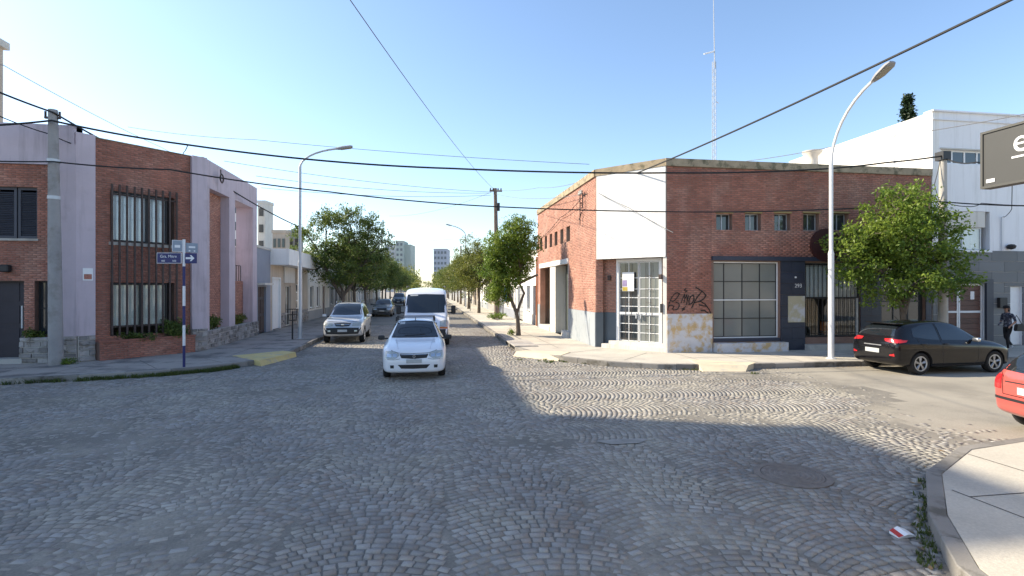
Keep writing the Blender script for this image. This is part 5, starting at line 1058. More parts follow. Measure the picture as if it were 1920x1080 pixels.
# ================================================================== vehicles
M_TYRE = mat('tyre_rubber', (.018, .018, .019), .85, .1, 8, 0, .3, 60); M_RIM = mat('alloy_rim', (.42, .43, .45), .35, .05, 5, 0, 0, 50, .7); M_RIMD = mat('dark_hub', (.03, .03, .032), .5, .05)
M_PLAST = mat('black_plastic', (.022, .022, .024), .55, .08); M_CARGL = mat('car_glass', (.012, .016, .02), .03, .0, 1, 0, 0, 50, 0, .9)
M_HEADL = mat('headlamp_glass', (.42, .44, .42), .12, .25, 9, 0, 0, 50, .2, .8); M_CHROME = mat('chrome', (.65, .66, .68), .15, .02, 3, 0, 0, 50, .9); M_PLATE = mat('plate_blur', (.42, .44, .45), .6, .15, 5)
M_TAIL = mat('tail_lamp_red', (.42, .018, .022), .12, .25, 12, 0, 0, 50, 0, .8); M_AMBER = mat('amber_lens', (.55, .16, .03), .15, .15, 9, 0, 0, 50, 0, .8); M_CREASE = mat('shaded_crease', (.45, .46, .48), .4, 0); M_GAP = mat('panel_gap', (.006, .006, .006), .9, 0)
def paint(n, c, metal=0., rough=.28, coat=.9): return mat(n, c, rough, .05, 1.2, 0, 0, 50, metal, .5 if coat > .5 else .35, coat)
def ring(st):
    x, zs, zb, zc, wl, wb, wr = st; zr = zb + (zc - zb) * .90; h = zb - zs
    half = [(0, zs), (wl * .86, zs), (wl - .015, zs + .05), (wl, zs + h * .28), (wb, zs + h * .58), (wb, zb - h * .16), (wb - .018, zb - h * .05), (wb - .06, zb), ((wb - .06) * .5 + wr * .5 + .012, zb * .5 + zr * .5), (wr + .012, zr - (zc - zb) * .06), (wr - .05, zr + (zc - zb) * .045), (wr * .55, zc - (zc - zb) * .012), (0, zc)]
    return [(x, y, z) for y, z in half] + [(x, -y, z) for y, z in half[-2:0:-1]]
class Car:
    def __init__(s, name, lab, cat, loc, heading, st, pm, wheels, wr, ww=.2, track=.74, rim=M_RIM, group=None):
        s.root = thing(name, lab, cat, loc, heading, group); mb = MB(); n = len(ring(st[0]))
        for q in st: mb.v += ring(q)
        for i in range(len(st) - 1):
            for k in range(n): mb.f.append((i * n + k, i * n + (k + 1) % n, (i + 1) * n + (k + 1) % n, (i + 1) * n + k))
        mb.f += [tuple(range(n)), tuple(range((len(st) - 1) * n, len(st) * n))]
        b = mb.build('body', pm, None, True); b.parent = s.root; cut = MB()
        for x in wheels:
            for sg in (-1, 1): cut.tube([(x, sg * (track - ww * .5 - .12), wr), (x, sg * (track + .4), wr)], wr + .055, 28)
        co = cut.build('cutter', M_PLAST); m1 = b.modifiers.new('s', 'SUBSURF'); m1.levels = m1.render_levels = 2; m2 = b.modifiers.new('b', 'BOOLEAN'); m2.object = co; m2.operation = 'DIFFERENCE'; m2.solver = 'EXACT'; m2.material_mode = 'TRANSFER'
        b.parent = None; dg = bpy.context.evaluated_depsgraph_get(); me = bpy.data.meshes.new_from_object(b.evaluated_get(dg)); b.modifiers.clear(); b.data = me; bpy.data.objects.remove(co); b.parent = s.root
        for p in me.polygons: p.use_smooth = True
        me.set_sharp_from_angle(angle=R(38)); s.body = b
        s.bvh = BVHTree.FromPolygons([v.co.copy() for v in me.vertices], [tuple(p.vertices) for p in me.polygons])
        for x in wheels:
            for sg in (-1, 1): s.wheel(x, sg * track, wr, ww, sg, rim)
    def wheel(s, x, y, r, w_, sg, rim):
        wh = MB().lathe([(r * .66, -w_ / 2 + .01), (r * .9, -w_ / 2), (r * .98, -w_ / 2 + .025), (r, -w_ / 4), (r, w_ / 4), (r * .98, w_ / 2 - .025), (r * .9, w_ / 2), (r * .66, w_ / 2 - .01)], c=(x, y, r), axis='y', n=30).build('tyre', M_TYRE, None, True); root = thing_part('wheel', s.root); wh.parent = root
        y0 = y + sg * (w_ / 2 - .02); mb = MB(); mb.lathe([(r * .57, 0), (r * .68, 0), (r * .68, sg * .012), (r * .6, sg * .012), (r * .57, 0)], c=(x, y0, r), axis='y', n=30).lathe([(0, sg * .004), (r * .16, sg * .004), (r * .16, -sg * .02), (0, -sg * .02)], c=(x, y0, r), axis='y', n=14)
        for k in range(5):
            for dl in (-.13, .13):
                a = k * 2 * math.pi / 5 + .3; p0 = Vector((x + math.cos(a) * r * .12, y0 - sg * .012, r + math.sin(a) * r * .12)); p1 = Vector((x + math.cos(a + dl) * r * .62, y0 - sg * .008, r + math.sin(a + dl) * r * .62)); mb.tube([p0, p1], [.022, .02], 5)
        o = mb.build('rim', rim, None, True); o.parent = root
        o = MB().lathe([(0, -sg * .05), (r * .6, -sg * .05), (r * .67, -sg * .01)], c=(x, y0, r), axis='y', n=24).build('hub', M_RIMD); o.parent = root
    def hit(s, ax, sg, a, b):
        if ax == 'y': o, d = Vector((a, sg * 3, b)), Vector((0, -sg, 0))
        elif ax == 'x': o, d = Vector((sg * 6, a, b)), Vector((-sg, 0, 0))
        else: o, d = Vector((a, b, 6)), Vector((0, 0, -1))
        p, nrm, i, q = s.bvh.ray_cast(o, d)
        if p is None: p, nrm, i, q = s.bvh.find_nearest(o + d * (3 if ax == 'y' else 4))
        if nrm.dot(d) > 0: nrm = -nrm
        return p, nrm
    def patch(s, name, ax, sg, top, bot, m, nu=10, nv=5, off=.006, parent=None):
        def samp(pl, t):
            L_ = [0]
            for a, b in zip(pl, pl[1:]): L_.append(L_[-1] + math.dist(a, b))
            q = t * L_[-1]
            for i in range(len(pl) - 1):
                if q <= L_[i + 1] + 1e-9: f = (q - L_[i]) / max(1e-9, L_[i + 1] - L_[i]); return (pl[i][0] + (pl[i + 1][0] - pl[i][0]) * f, pl[i][1] + (pl[i + 1][1] - pl[i][1]) * f)
            return pl[-1]
        mb = MB()
        for j in range(nv + 1):
            for i in range(nu + 1):
                a, b = samp(top, i / nu), samp(bot, i / nu); f = j / nv; p, nn = s.hit(ax, sg, a[0] + (b[0] - a[0]) * f, a[1] + (b[1] - a[1]) * f); mb.v.append(tuple(p + nn * off))
        for j in range(nv):
            for i in range(nu): k = j * (nu + 1) + i; mb.f.append((k, k + 1, k + nu + 2, k + nu + 1))
        o = mb.build(name, m, None, True); o.parent = parent or s.root; return o
    def line(s, name, ax, sg, pts, w_, m, off=.004, parent=None):
        P = []
        for a, b in zip(pts, pts[1:]):
            n = max(2, int(math.dist(a, b) / .06))
            P += [(a[0] + (b[0] - a[0]) * i / n, a[1] + (b[1] - a[1]) * i / n) for i in range(n)]
        P.append(pts[-1]); A_, B_ = [], []
        for i, p in enumerate(P):
            a, b = P[max(i - 1, 0)], P[min(i + 1, len(P) - 1)]; l = math.dist(a, b) or 1; n = (-(b[1] - a[1]) / l * w_ / 2, (b[0] - a[0]) / l * w_ / 2); A_.append((p[0] + n[0], p[1] + n[1])); B_.append((p[0] - n[0], p[1] - n[1]))
        return s.patch(name, ax, sg, A_, B_, m, len(P) - 1, 1, off, parent)
    def blob(s, name, c, sz, m, rot=0, bev=.42, parent=None):
        bm = bmesh.new(); bmesh.ops.create_cube(bm, size=1); bmesh.ops.scale(bm, vec=sz, verts=bm.verts); bmesh.ops.bevel(bm, geom=list(bm.edges), offset=min(sz) * bev, segments=3, affect='EDGES', profile=.6)
        bmesh.ops.rotate(bm, cent=(0, 0, 0), matrix=Matrix.Rotation(rot, 3, 'Z'), verts=bm.verts); bmesh.ops.translate(bm, vec=c, verts=bm.verts); me = bpy.data.meshes.new(name); bm.to_mesh(me); bm.free(); o = link(name, me, m, None, True); o.parent = parent or s.root; return o
    def mirror_pair(s, x, y, z, m, sz=(.10, .2, .13)):
        for sg in (-1, 1): o = s.blob('wing_mirror', (x, sg * y, z), sz, m); MB().box(x - .03, x + .03, min(sg * (y - .3), sg * (y - .05)), max(sg * (y - .3), sg * (y - .05)), z - .05, z - .01).build('mirror_stalk', M_PLAST).parent = o
    def box(s, name, *b, m=None, bevel=0, parent=None): o = MB().box(*b).build(name, m, None, bevel=bevel); o.parent = parent or s.root; return o
def thing_part(name, parent):
    o = bpy.data.objects.new(name, None); col.objects.link(o); o.parent = parent; o.empty_display_size = .1; return o
def emblem(c, x, z, s=.07):
    mb = MB(); P = [(0, 1.25), (.8, 0), (0, -1.25), (-.8, 0)]; Q = [(0, .62), (.36, 0), (0, -.62), (-.36, 0)]
    for i in range(4):
        a, b, d, e = P[i], P[(i + 1) % 4], Q[(i + 1) % 4], Q[i]; n = len(mb.v); mb.v += [(x, q[0] * s, z + q[1] * s) for q in (a, b, d, e)] + [(x + .015, q[0] * s * .95, z + q[1] * s * .95) for q in (a, b, d, e)]; mb.f += [tuple(n + k for k in f) for f in BOXF]
    o = mb.build('badge', M_CHROME); o.parent = c.root
def face_cam(x, y): return math.atan2(-y, -x)

# ---- white sedan in the middle of the crossing, facing the camera
SED = [(-2.12, .36, .70, .80, .55, .60, .45), (-2.08, .30, .84, .93, .70, .74, .58), (-2.0, .25, .94, 1.01, .80, .82, .62), (-1.75, .22, .97, 1.05, .845, .855, .62), (-1.5, .2, .965, 1.12, .86, .868, .60), (-1.05, .19, .96, 1.40, .868, .872, .56), (-.75, .19, .957, 1.49, .87, .872, .555), (-.2, .19, .955, 1.525, .87, .872, .56), (.2, .19, .95, 1.47, .87, .872, .57), (.5, .19, .945, 1.27, .87, .87, .60), (.78, .19, .94, 1.06, .868, .868, .66), (.95, .19, .925, 1.0, .866, .866, .70), (1.3, .19, .89, .955, .86, .862, .70), (1.7, .19, .82, .885, .845, .85, .69), (1.92, .19, .755, .815, .80, .81, .66), (2.02, .20, .69, .745, .745, .755, .60), (2.08, .22, .60, .65, .68, .69, .54), (2.12, .27, .48, .53, .56, .57, .44)]
def front_sedan(c, hx=2.1):
    c.patch('windshield', 'x', 1, [(-.50, 1.445), (0, 1.475), (.50, 1.445)], [(-.655, 1.055), (0, 1.05), (.655, 1.055)], M_CARGL, 14, 8)
    for sg in (-1, 1):
        c.patch('headlight', 'x', 1, [(sg * .40, .715), (sg * .55, .775), (sg * .75, .775)], [(sg * .385, .66), (sg * .50, .575), (sg * .755, .595)], M_HEADL, 10, 6, .008)
        c.patch('side_window', 'y', sg, [(-.98, 1.34), (-.6, 1.44), (.0, 1.44), (.22, 1.37)], [(-1.1, 1.0), (-.6, .99), (0, .985), (.62, .985)], M_CARGL, 12, 5)
        c.line('pillar_trim', 'y', sg, [(-.28, 1.45), (-.3, .98)], .07, M_PLAST, .010)
        for pts in ([(.72, .95), (.70, .35), (.5, .26)], [(-.32, .95), (-.32, .24)], [(-1.15, .96), (-1.0, .5), (-.85, .26)]): c.line('door_gap', 'y', sg, pts, .012, M_GAP)
    c.patch('grille', 'x', 1, [(-.38, .70), (0, .69), (.38, .70)], [(-.33, .60), (0, .575), (.33, .60)], M_PLAST, 10, 4, .006); c.patch('lower_grille', 'x', 1, [(-.42, .43), (0, .43), (.42, .43)], [(-.33, .33), (0, .32), (.33, .33)], M_PLAST, 10, 3, .006)
    for i, z in enumerate((.625, .655, .68)): c.line('grille_slat', 'x', 1, [(-.33, z), (.33, z)], .01, M_CHROME if i == 2 else M_RIMD, .012)
    c.line('bonnet_gap', 'x', 1, [(-.60, .79), (-.38, .722), (0, .712), (.38, .722), (.60, .79)], .010, M_GAP, .004)
    for sg in (-1, 1): c.line('wiper', 'x', 1, [(sg * .05 - .25, 1.075), (sg * .05 + .22, 1.10)], .016, M_PLAST, .016)
    c.box('plate', 2.125, 2.135, -.2, .2, .47, .57, m=M_PLATE)
    c.line('bumper_gap', 'x', 1, [(-.74, .57), (-.5, .56), (-.36, .585)], .009, M_GAP, .004); c.line('bumper_gap', 'x', 1, [(.74, .57), (.5, .56), (.36, .585)], .009, M_GAP, .004)
    c.patch('cowl', 'x', 1, [(-.655, 1.06), (0, 1.055), (.655, 1.06)], [(-.66, 1.03), (0, 1.025), (.66, 1.03)], M_PLAST, 12, 2, .004)
    for sg in (-1, 1):
        c.line('bonnet_crease', 'z', 1, [(1.9, sg * .42), (1.0, sg * .52)], .012, M_CREASE, .003); c.patch('fog_light', 'x', 1, [(sg * .52, .42), (sg * .62, .42)], [(sg * .52, .34), (sg * .61, .34)], M_PLAST, 4, 3, .006)
        for yy, rr in ((.50, .055), (.64, .06)): c.patch('lamp_bowl', 'x', 1, [(sg * (yy - rr), .70), (sg * (yy + rr), .715)], [(sg * (yy - rr), .62), (sg * (yy + rr), .63)], M_CHROME, 5, 4, .012)
loc = (-.33, 14.3 + 2.12, 0)
white = paint('white_paint_gloss', (.74, .76, .80))
c = Car('white_sedan', 'white sedan with roof bars facing the camera in the middle of the crossing', 'car', loc, R(-90), SED, white, (1.33, -1.3), .30, .19, .745)
front_sedan(c); emblem(c, 2.10, .645, .055); c.mirror_pair(.62, .96, 1.02, M_PLAST, (.11, .19, .13))
for x in (.05, -.65):
    o = MB().tube([(x, -.58, 1.572), (x, .58, 1.572)], .013, 8).build('roof_bar', M_PLAST); o.parent = c.root
    for sg in (-1, 1): MB().box(x - .03, x + .03, sg * .56 - .03, sg * .56 + .03, 1.45, 1.565).build('bar_foot', M_PLAST).parent = o
o = MB().tube([(.12, 0, 1.48), (.05, 0, 1.55)], .012, 5).build('aerial', M_PLAST); o.parent = c.root
c.patch('sun_sticker', 'x', 1, [(-.44, 1.42), (-.3, 1.43)], [(-.44, 1.37), (-.3, 1.38)], M_PLATE, 3, 2, .009)

# ---- white van close behind
VAN = [(-2.9, .5, 1.2, 2.2, .9, .92, .84), (-2.85, .36, 1.25, 2.36, .97, .98, .88), (-2.7, .32, 1.28, 2.42, .99, 1.0, .90), (-1.5, .3, 1.28, 2.47, 1.0, 1.01, .91), (-.2, .3, 1.28, 2.47, 1.0, 1.01, .91), (.55, .3, 1.28, 2.44, 1.0, 1.01, .905), (.95, .3, 1.28, 2.33, 1.0, 1.01, .89), (1.15, .3, 1.28, 2.20, 1.0, 1.01, .88), (1.5, .3, 1.27, 1.85, 1.0, 1.0, .88), (1.85, .3, 1.22, 1.45, .99, .995, .87), (2.0, .3, 1.14, 1.30, .98, .985, .84), (2.3, .3, 1.03, 1.17, .96, .965, .80), (2.5, .3, .92, 1.03, .93, .935, .76), (2.6, .31, .80, .88, .89, .895, .72), (2.66, .34, .66, .72, .80, .81, .64), (2.69, .4, .55, .60, .66, .67, .5)]
c = Car('white_van', 'white panel van waiting close behind the white sedan', 'van', (-.02, 22.3 + 2.69, 0), R(-90), VAN, white, (1.75, -1.7), .34, .22, .87)
c.patch('windshield', 'x', 1, [(-.80, 2.16), (0, 2.18), (.80, 2.16)], [(-.90, 1.40), (0, 1.385), (.90, 1.40)], M_CARGL, 14, 8, .008)
for sg in (-1, 1):
    c.patch('headlight', 'x', 1, [(sg * .56, 1.05), (sg * .74, 1.10), (sg * .87, 1.08)], [(sg * .56, .86), (sg * .72, .83), (sg * .88, .84)], M_HEADL, 8, 6, .008); c.patch('indicator', 'x', 1, [(sg * .55, .845), (sg * .88, .825)], [(sg * .55, .76), (sg * .88, .75)], M_AMBER, 8, 3, .009)
    c.patch('side_window', 'y', sg, [(.75, 1.98), (1.2, 1.95), (1.4, 1.82)], [(.7, 1.36), (1.3, 1.34), (1.75, 1.33)], M_CARGL, 8, 5)
    for pts in ([(.55, 2.2), (.55, .45)], [(1.72, 1.3), (1.62, .7)], [(-.9, 2.2), (-.9, .45)]): c.line('door_gap', 'y', sg, pts, .014, M_GAP)
    o = c.blob('wing_mirror', (1.45, sg * 1.18, 1.50), (.12, .2, .36), M_PLAST); MB().box(1.42, 1.48, min(sg * .86, sg * 1.12), max(sg * .86, sg * 1.12), 1.36, 1.41).build('mirror_stalk', M_PLAST).parent = o
    o = MB().tube([(.3, sg * .86, 2.45), (.2, sg * .86, 2.53), (-2.5, sg * .86, 2.53), (-2.6, sg * .86, 2.45)], .02, 6).build('roof_rail', M_PLAST); o.parent = c.root
c.patch('bumper', 'x', 1, [(-.9, .74), (0, .74), (.9, .74)], [(-.86, .36), (0, .38), (.86, .36)], M_PLAST, 14, 5, .012); c.patch('grille', 'x', 1, [(-.45, 1.0), (0, 1.02), (.45, 1.0)], [(-.4, .85), (0, .83), (.4, .85)], M_PLAST, 8, 4); emblem(c, 2.64, .95, .07)
c.patch('windshield_sticker', 'x', 1, [(-.68, 2.14), (-.35, 2.15)], [(-.68, 2.09), (-.35, 2.10)], M_PLATE, 4, 2, .012)
c.box('plate', 2.695, 2.705, -.22, .22, .5, .6, m=M_PLATE)

# ---- silver SUV parked at the left kerb
SUV = [(-2.2, .5, .95, 1.10, .6, .66, .5), (-2.15, .42, 1.05, 1.35, .76, .8, .58), (-2.05, .36, 1.08, 1.55, .84, .86, .60), (-1.85, .33, 1.08, 1.69, .87, .88, .61), (-1.2, .31, 1.08, 1.76, .885, .892, .62), (-.4, .3, 1.075, 1.775, .89, .895, .625), (.1, .3, 1.07, 1.73, .89, .895, .625), (.45, .3, 1.065, 1.53, .89, .893, .64), (.82, .3, 1.06, 1.22, .888, .89, .69), (1.0, .3, 1.05, 1.15, .885, .888, .72), (1.4, .3, 1.02, 1.11, .88, .882, .72), (1.8, .3, .97, 1.05, .86, .862, .70), (2.0, .31, .91, .98, .82, .825, .66), (2.1, .33, .82, .88, .77, .775, .60), (2.17, .37, .66, .71, .70, .705, .54), (2.2, .44, .54, .58, .58, .585, .44)]
def suv_front(c):
    c.patch('windshield', 'x', 1, [(-.56, 1.68), (0, 1.71), (.56, 1.68)], [(-.70, 1.22), (0, 1.205), (.70, 1.22)], M_CARGL, 14, 8)
    for sg in (-1, 1):
        c.patch('headlight', 'x', 1, [(sg * .42, .90), (sg * .6, .95), (sg * .78, .94)], [(sg * .40, .78), (sg * .55, .765), (sg * .79, .78)], M_HEADL, 8, 5, .008)
        c.patch('side_window', 'y', sg, [(-1.85, 1.56), (-1.2, 1.68), (-.1, 1.69), (.15, 1.63)], [(-1.95, 1.14), (-1.2, 1.12), (-.1, 1.115), (.66, 1.115)], M_CARGL, 14, 5)
        for xx in (-.28, -1.12): c.line('pillar_trim', 'y', sg, [(xx, 1.7), (xx - .02, 1.1)], .07, M_PLAST, .010)
        for pts in ([(.78, 1.06), (.76, .5), (.6, .4)], [(-.3, 1.07), (-.3, .38)], [(-1.2, 1.08), (-1.05, .7), (-.9, .4)]): c.line('door_gap', 'y', sg, pts, .013, M_GAP)
        for xx in (-.18, -1.0): c.blob('door_handle', (xx, sg * .905, .95), (.16, .03, .03), M_PLAST)
        o = MB().tube([(.0, sg * .56, 1.74), (-.1, sg * .56, 1.80), (-1.6, sg * .56, 1.80), (-1.7, sg * .56, 1.72)], .018, 6).build('roof_rail', M_CHROME); o.parent = c.root
        c.patch('fog_light', 'x', 1, [(sg * .5, .60), (sg * .62, .60)], [(sg * .5, .53), (sg * .62, .53)], M_HEADL, 4, 3, .016)
    c.patch('grille', 'x', 1, [(-.36, .90), (0, .91), (.36, .90)], [(-.28, .77), (0, .755), (.28, .77)], M_PLAST, 8, 4); c.line('grille_slat', 'x', 1, [(-.3, .835), (.3, .835)], .02, M_CHROME, .012)
    c.blob('badge', (2.135, 0, .835), (.02, .12, .07), M_CHROME)
    c.patch('bumper', 'x', 1, [(-.78, .70), (0, .715), (.78, .70)], [(-.66, .44), (0, .42), (.66, .44)], M_PLAST, 14, 5, .012); c.box('plate', 2.21, 2.222, -.2, .2, .53, .63, m=M_PLATE)
    c.mirror_pair(.66, 1.0, 1.17, c.body.data.materials[0]); c.line('bonnet_gap', 'x', 1, [(-.66, .985), (0, .935), (.66, .985)], .01, M_GAP)
gA = paint('silver_paint', (.52, .53, .55), .35, .32)
c = Car('silver_suv', 'silver suv parked at the left kerb facing the crossing', 'car', (-3.68, 24.2 + 2.2, 0), R(-89), SUV, gA, (1.38, -1.32), .35, .22, .77); suv_front(c)
dk = paint('dark_grey_paint', (.07, .075, .085), .2, .3)
c = Car('grey_sedan', 'dark grey car parked behind the silver suv', 'car', (-3.75, 48.4, 0), R(-90), SED, dk, (1.33, -1.3), .30, .19, .745); front_sedan(c); c.mirror_pair(.62, .99, 1.03, dk)
nv = paint('navy_paint_car', (.02, .025, .045), .1, .3)
c = Car('dark_suv', 'dark suv farther along the left kerb behind the grey car', 'car', (-3.8, 76, 0), R(-90), SUV, nv, (1.38, -1.32), .35, .22, .77); suv_front(c)
sv = paint('pale_grey_paint', (.30, .31, .32), .2, .3)
for yy, lab in ((118, 'small grey car far down the street in the middle'),): c = Car('grey_sedan', lab, 'car', (-1.2, yy, 0), R(-90), SED, sv, (1.33, -1.3), .30, .19, .745); front_sedan(c)

# ---- black hatchback parked at the right
HAT = [(-2.0, .40, .74, .82, .58, .62, .48), (-1.97, .33, .86, .95, .72, .75, .56), (-1.92, .28, .92, 1.06, .79, .805, .58), (-1.84, .25, .94, 1.19, .82, .83, .585), (-1.70, .23, .94, 1.34, .845, .85, .585), (-1.52, .21, .94, 1.425, .856, .862, .58), (-1.1, .2, .93, 1.485, .862, .868, .58), (-.5, .19, .92, 1.515, .865, .87, .58), (-.1, .19, .91, 1.50, .865, .87, .58), (.25, .19, .90, 1.41, .865, .868, .59), (.6, .19, .89, 1.18, .865, .866, .63), (.85, .19, .88, 1.00, .862, .862, .68), (1.0, .19, .87, .955, .86, .86, .70), (1.4, .19, .835, .905, .85, .852, .70), (1.7, .19, .775, .83, .82, .825, .66), (1.85, .2, .70, .75, .77, .775, .60), (1.94, .22, .61, .65, .69, .70, .54), (1.99, .28, .48, .52, .56, .57, .44)]
bk = paint('black_paint', (.006, .006, .008), .0, .16, .3)
c = Car('black_hatchback', 'black hatchback parked beside the right pavement under the bright tree', 'car', (14.95, 13.85, 0), R(1), HAT, bk, (1.28, -1.24), .315, .2, .745)
c.patch('rear_window', 'x', -1, [(-.48, 1.365), (0, 1.39), (.48, 1.365)], [(-.61, 1.08), (0, 1.06), (.61, 1.08)], M_CARGL, 12, 6); c.patch('windshield', 'x', 1, [(-.50, 1.40), (0, 1.43), (.50, 1.40)], [(-.66, 1.02), (0, 1.01), (.66, 1.02)], M_CARGL, 12, 6)
for sg in (-1, 1):
    c.patch('tail_light', 'x', -1, [(sg * .36, 1.0), (sg * .55, 1.015), (sg * .75, .99)], [(sg * .40, .93), (sg * .55, .905), (sg * .76, .89)], M_TAIL, 10, 4, .010); c.patch('tail_light', 'y', sg, [(-1.9, .985), (-1.62, .975)], [(-1.9, .895), (-1.7, .92)], M_TAIL, 6, 4, .010); c.patch('headlight', 'x', 1, [(sg * .42, .67), (sg * .76, .73)], [(sg * .42, .61), (sg * .77, .62)], M_HEADL, 8, 4)
    c.patch('rear_reflector', 'x', -1, [(sg * .56, .56), (sg * .70, .60)], [(sg * .56, .53), (sg * .71, .52)], M_TAIL, 5, 3, .008)
    c.patch('side_window', 'y', sg, [(-.52, 1.42), (-.3, 1.425), (.08, 1.40), (.24, 1.33)], [(-.5, .975), (-.2, .965), (.2, .955), (.58, .945)], M_CARGL, 12, 5); c.patch('side_window', 'y', sg, [(-1.36, 1.28), (-.98, 1.39), (-.60, 1.42)], [(-1.42, 1.06), (-.95, .99), (-.58, .975)], M_CARGL, 10, 5)
    for pts in ([(.70, .9), (.68, .4), (.5, .26)], [(-.55, 1.42), (-.53, .5), (-.5, .24)], [(-1.32, 1.25), (-1.28, .92), (-1.0, .62), (-.9, .26)]): c.line('door_gap', 'y', sg, pts, .011, M_RIMD, .003)
    c.line('sill_trim', 'y', sg, [(-.85, .26), (.85, .26)], .05, M_PLAST, .008); c.line('crease', 'y', sg, [(-1.6, .86), (.9, .80)], .012, M_RIMD, .003)
    for xx in (-.42, -1.15): c.blob('door_handle', (xx, sg * .875, .87), (.17, .03, .03), bk)
c.mirror_pair(.50, .95, .98, M_CHROME, (.12, .19, .12)); c.box('plate', -2.02, -2.005, -.24, .24, .58, .70, m=M_PLATE); c.line('boot_gap', 'x', -1, [(-.58, .93), (-.5, .72), (.5, .72), (.58, .93)], .012, M_GAP); c.line('boot_chrome', 'x', -1, [(-.3, .80), (.3, .80)], .025, M_RIM, .01)
c.blob('spoiler', (-1.62, 0, 1.425), (.26, 1.04, .035), bk); o = MB().tube([(-1.1, 0, 1.47), (-1.25, 0, 1.62)], .008, 4).build('aerial', M_PLAST); o.parent = c.root

# ---- red sedan, tail just inside the right edge
red = paint('red_paint', (.48, .085, .07), .0, .3)
hd = R(-14); cx_, cy_ = 9.95 + math.cos(hd) * 1.98 - math.sin(hd) * -.72, 7.98 + math.sin(hd) * 1.98 - math.cos(hd) * .72
c = Car('red_hatchback', 'red car with only its tail visible at the right edge', 'car', (cx_, cy_, 0), hd, HAT, red, (1.28, -1.36), .30, .19, .745)
c.patch('rear_window', 'x', -1, [(-.50, 1.37), (0, 1.395), (.50, 1.37)], [(-.63, 1.03), (0, 1.01), (.63, 1.03)], M_CARGL, 12, 6); c.patch('windshield', 'x', 1, [(-.50, 1.40), (0, 1.43), (.50, 1.40)], [(-.66, 1.02), (0, 1.01), (.66, 1.02)], M_CARGL, 12, 6)
for sg in (-1, 1):
    c.patch('tail_light', 'x', -1, [(sg * .58, .95), (sg * .75, .95)], [(sg * .58, .70), (sg * .76, .70)], M_TAIL, 6, 5, .008); c.patch('tail_light', 'y', sg, [(-1.93, .93), (-1.78, .92)], [(-1.93, .70), (-1.78, .72)], M_TAIL, 5, 4, .008); c.patch('headlight', 'x', 1, [(sg * .42, .67), (sg * .76, .73)], [(sg * .42, .61), (sg * .77, .62)], M_HEADL, 8, 4)
    c.patch('side_window', 'y', sg, [(-1.36, 1.30), (-.98, 1.40), (-.2, 1.43), (.24, 1.33)], [(-1.42, 1.0), (-.95, .97), (-.2, .96), (.58, .945)], M_CARGL, 14, 5); c.line('pillar_trim', 'y', sg, [(-.5, 1.42), (-.52, .96)], .06, red, .010)
    for pts in ([(.70, .9), (.68, .4), (.5, .26)], [(-.55, .95), (-.53, .5), (-.5, .24)]): c.line('door_gap', 'y', sg, pts, .011, M_GAP, .003)
c.line('boot_gap', 'x', -1, [(-.66, .99), (-.56, .93), (-.54, .62), (.54, .62), (.56, .93), (.66, .99)], .012, M_GAP); c.line('bumper_strip', 'x', -1, [(-.74, .545), (0, .545), (.74, .545)], .045, M_PLAST, .008); c.box('plate', -2.02, -2.005, -.22, .22, .66, .78, m=M_PLATE); c.mirror_pair(.50, .95, .98, M_PLAST)
c.line('boot_lip', 'x', -1, [(-.5, .84), (0, .85), (.5, .84)], .02, M_PLAST, .006)

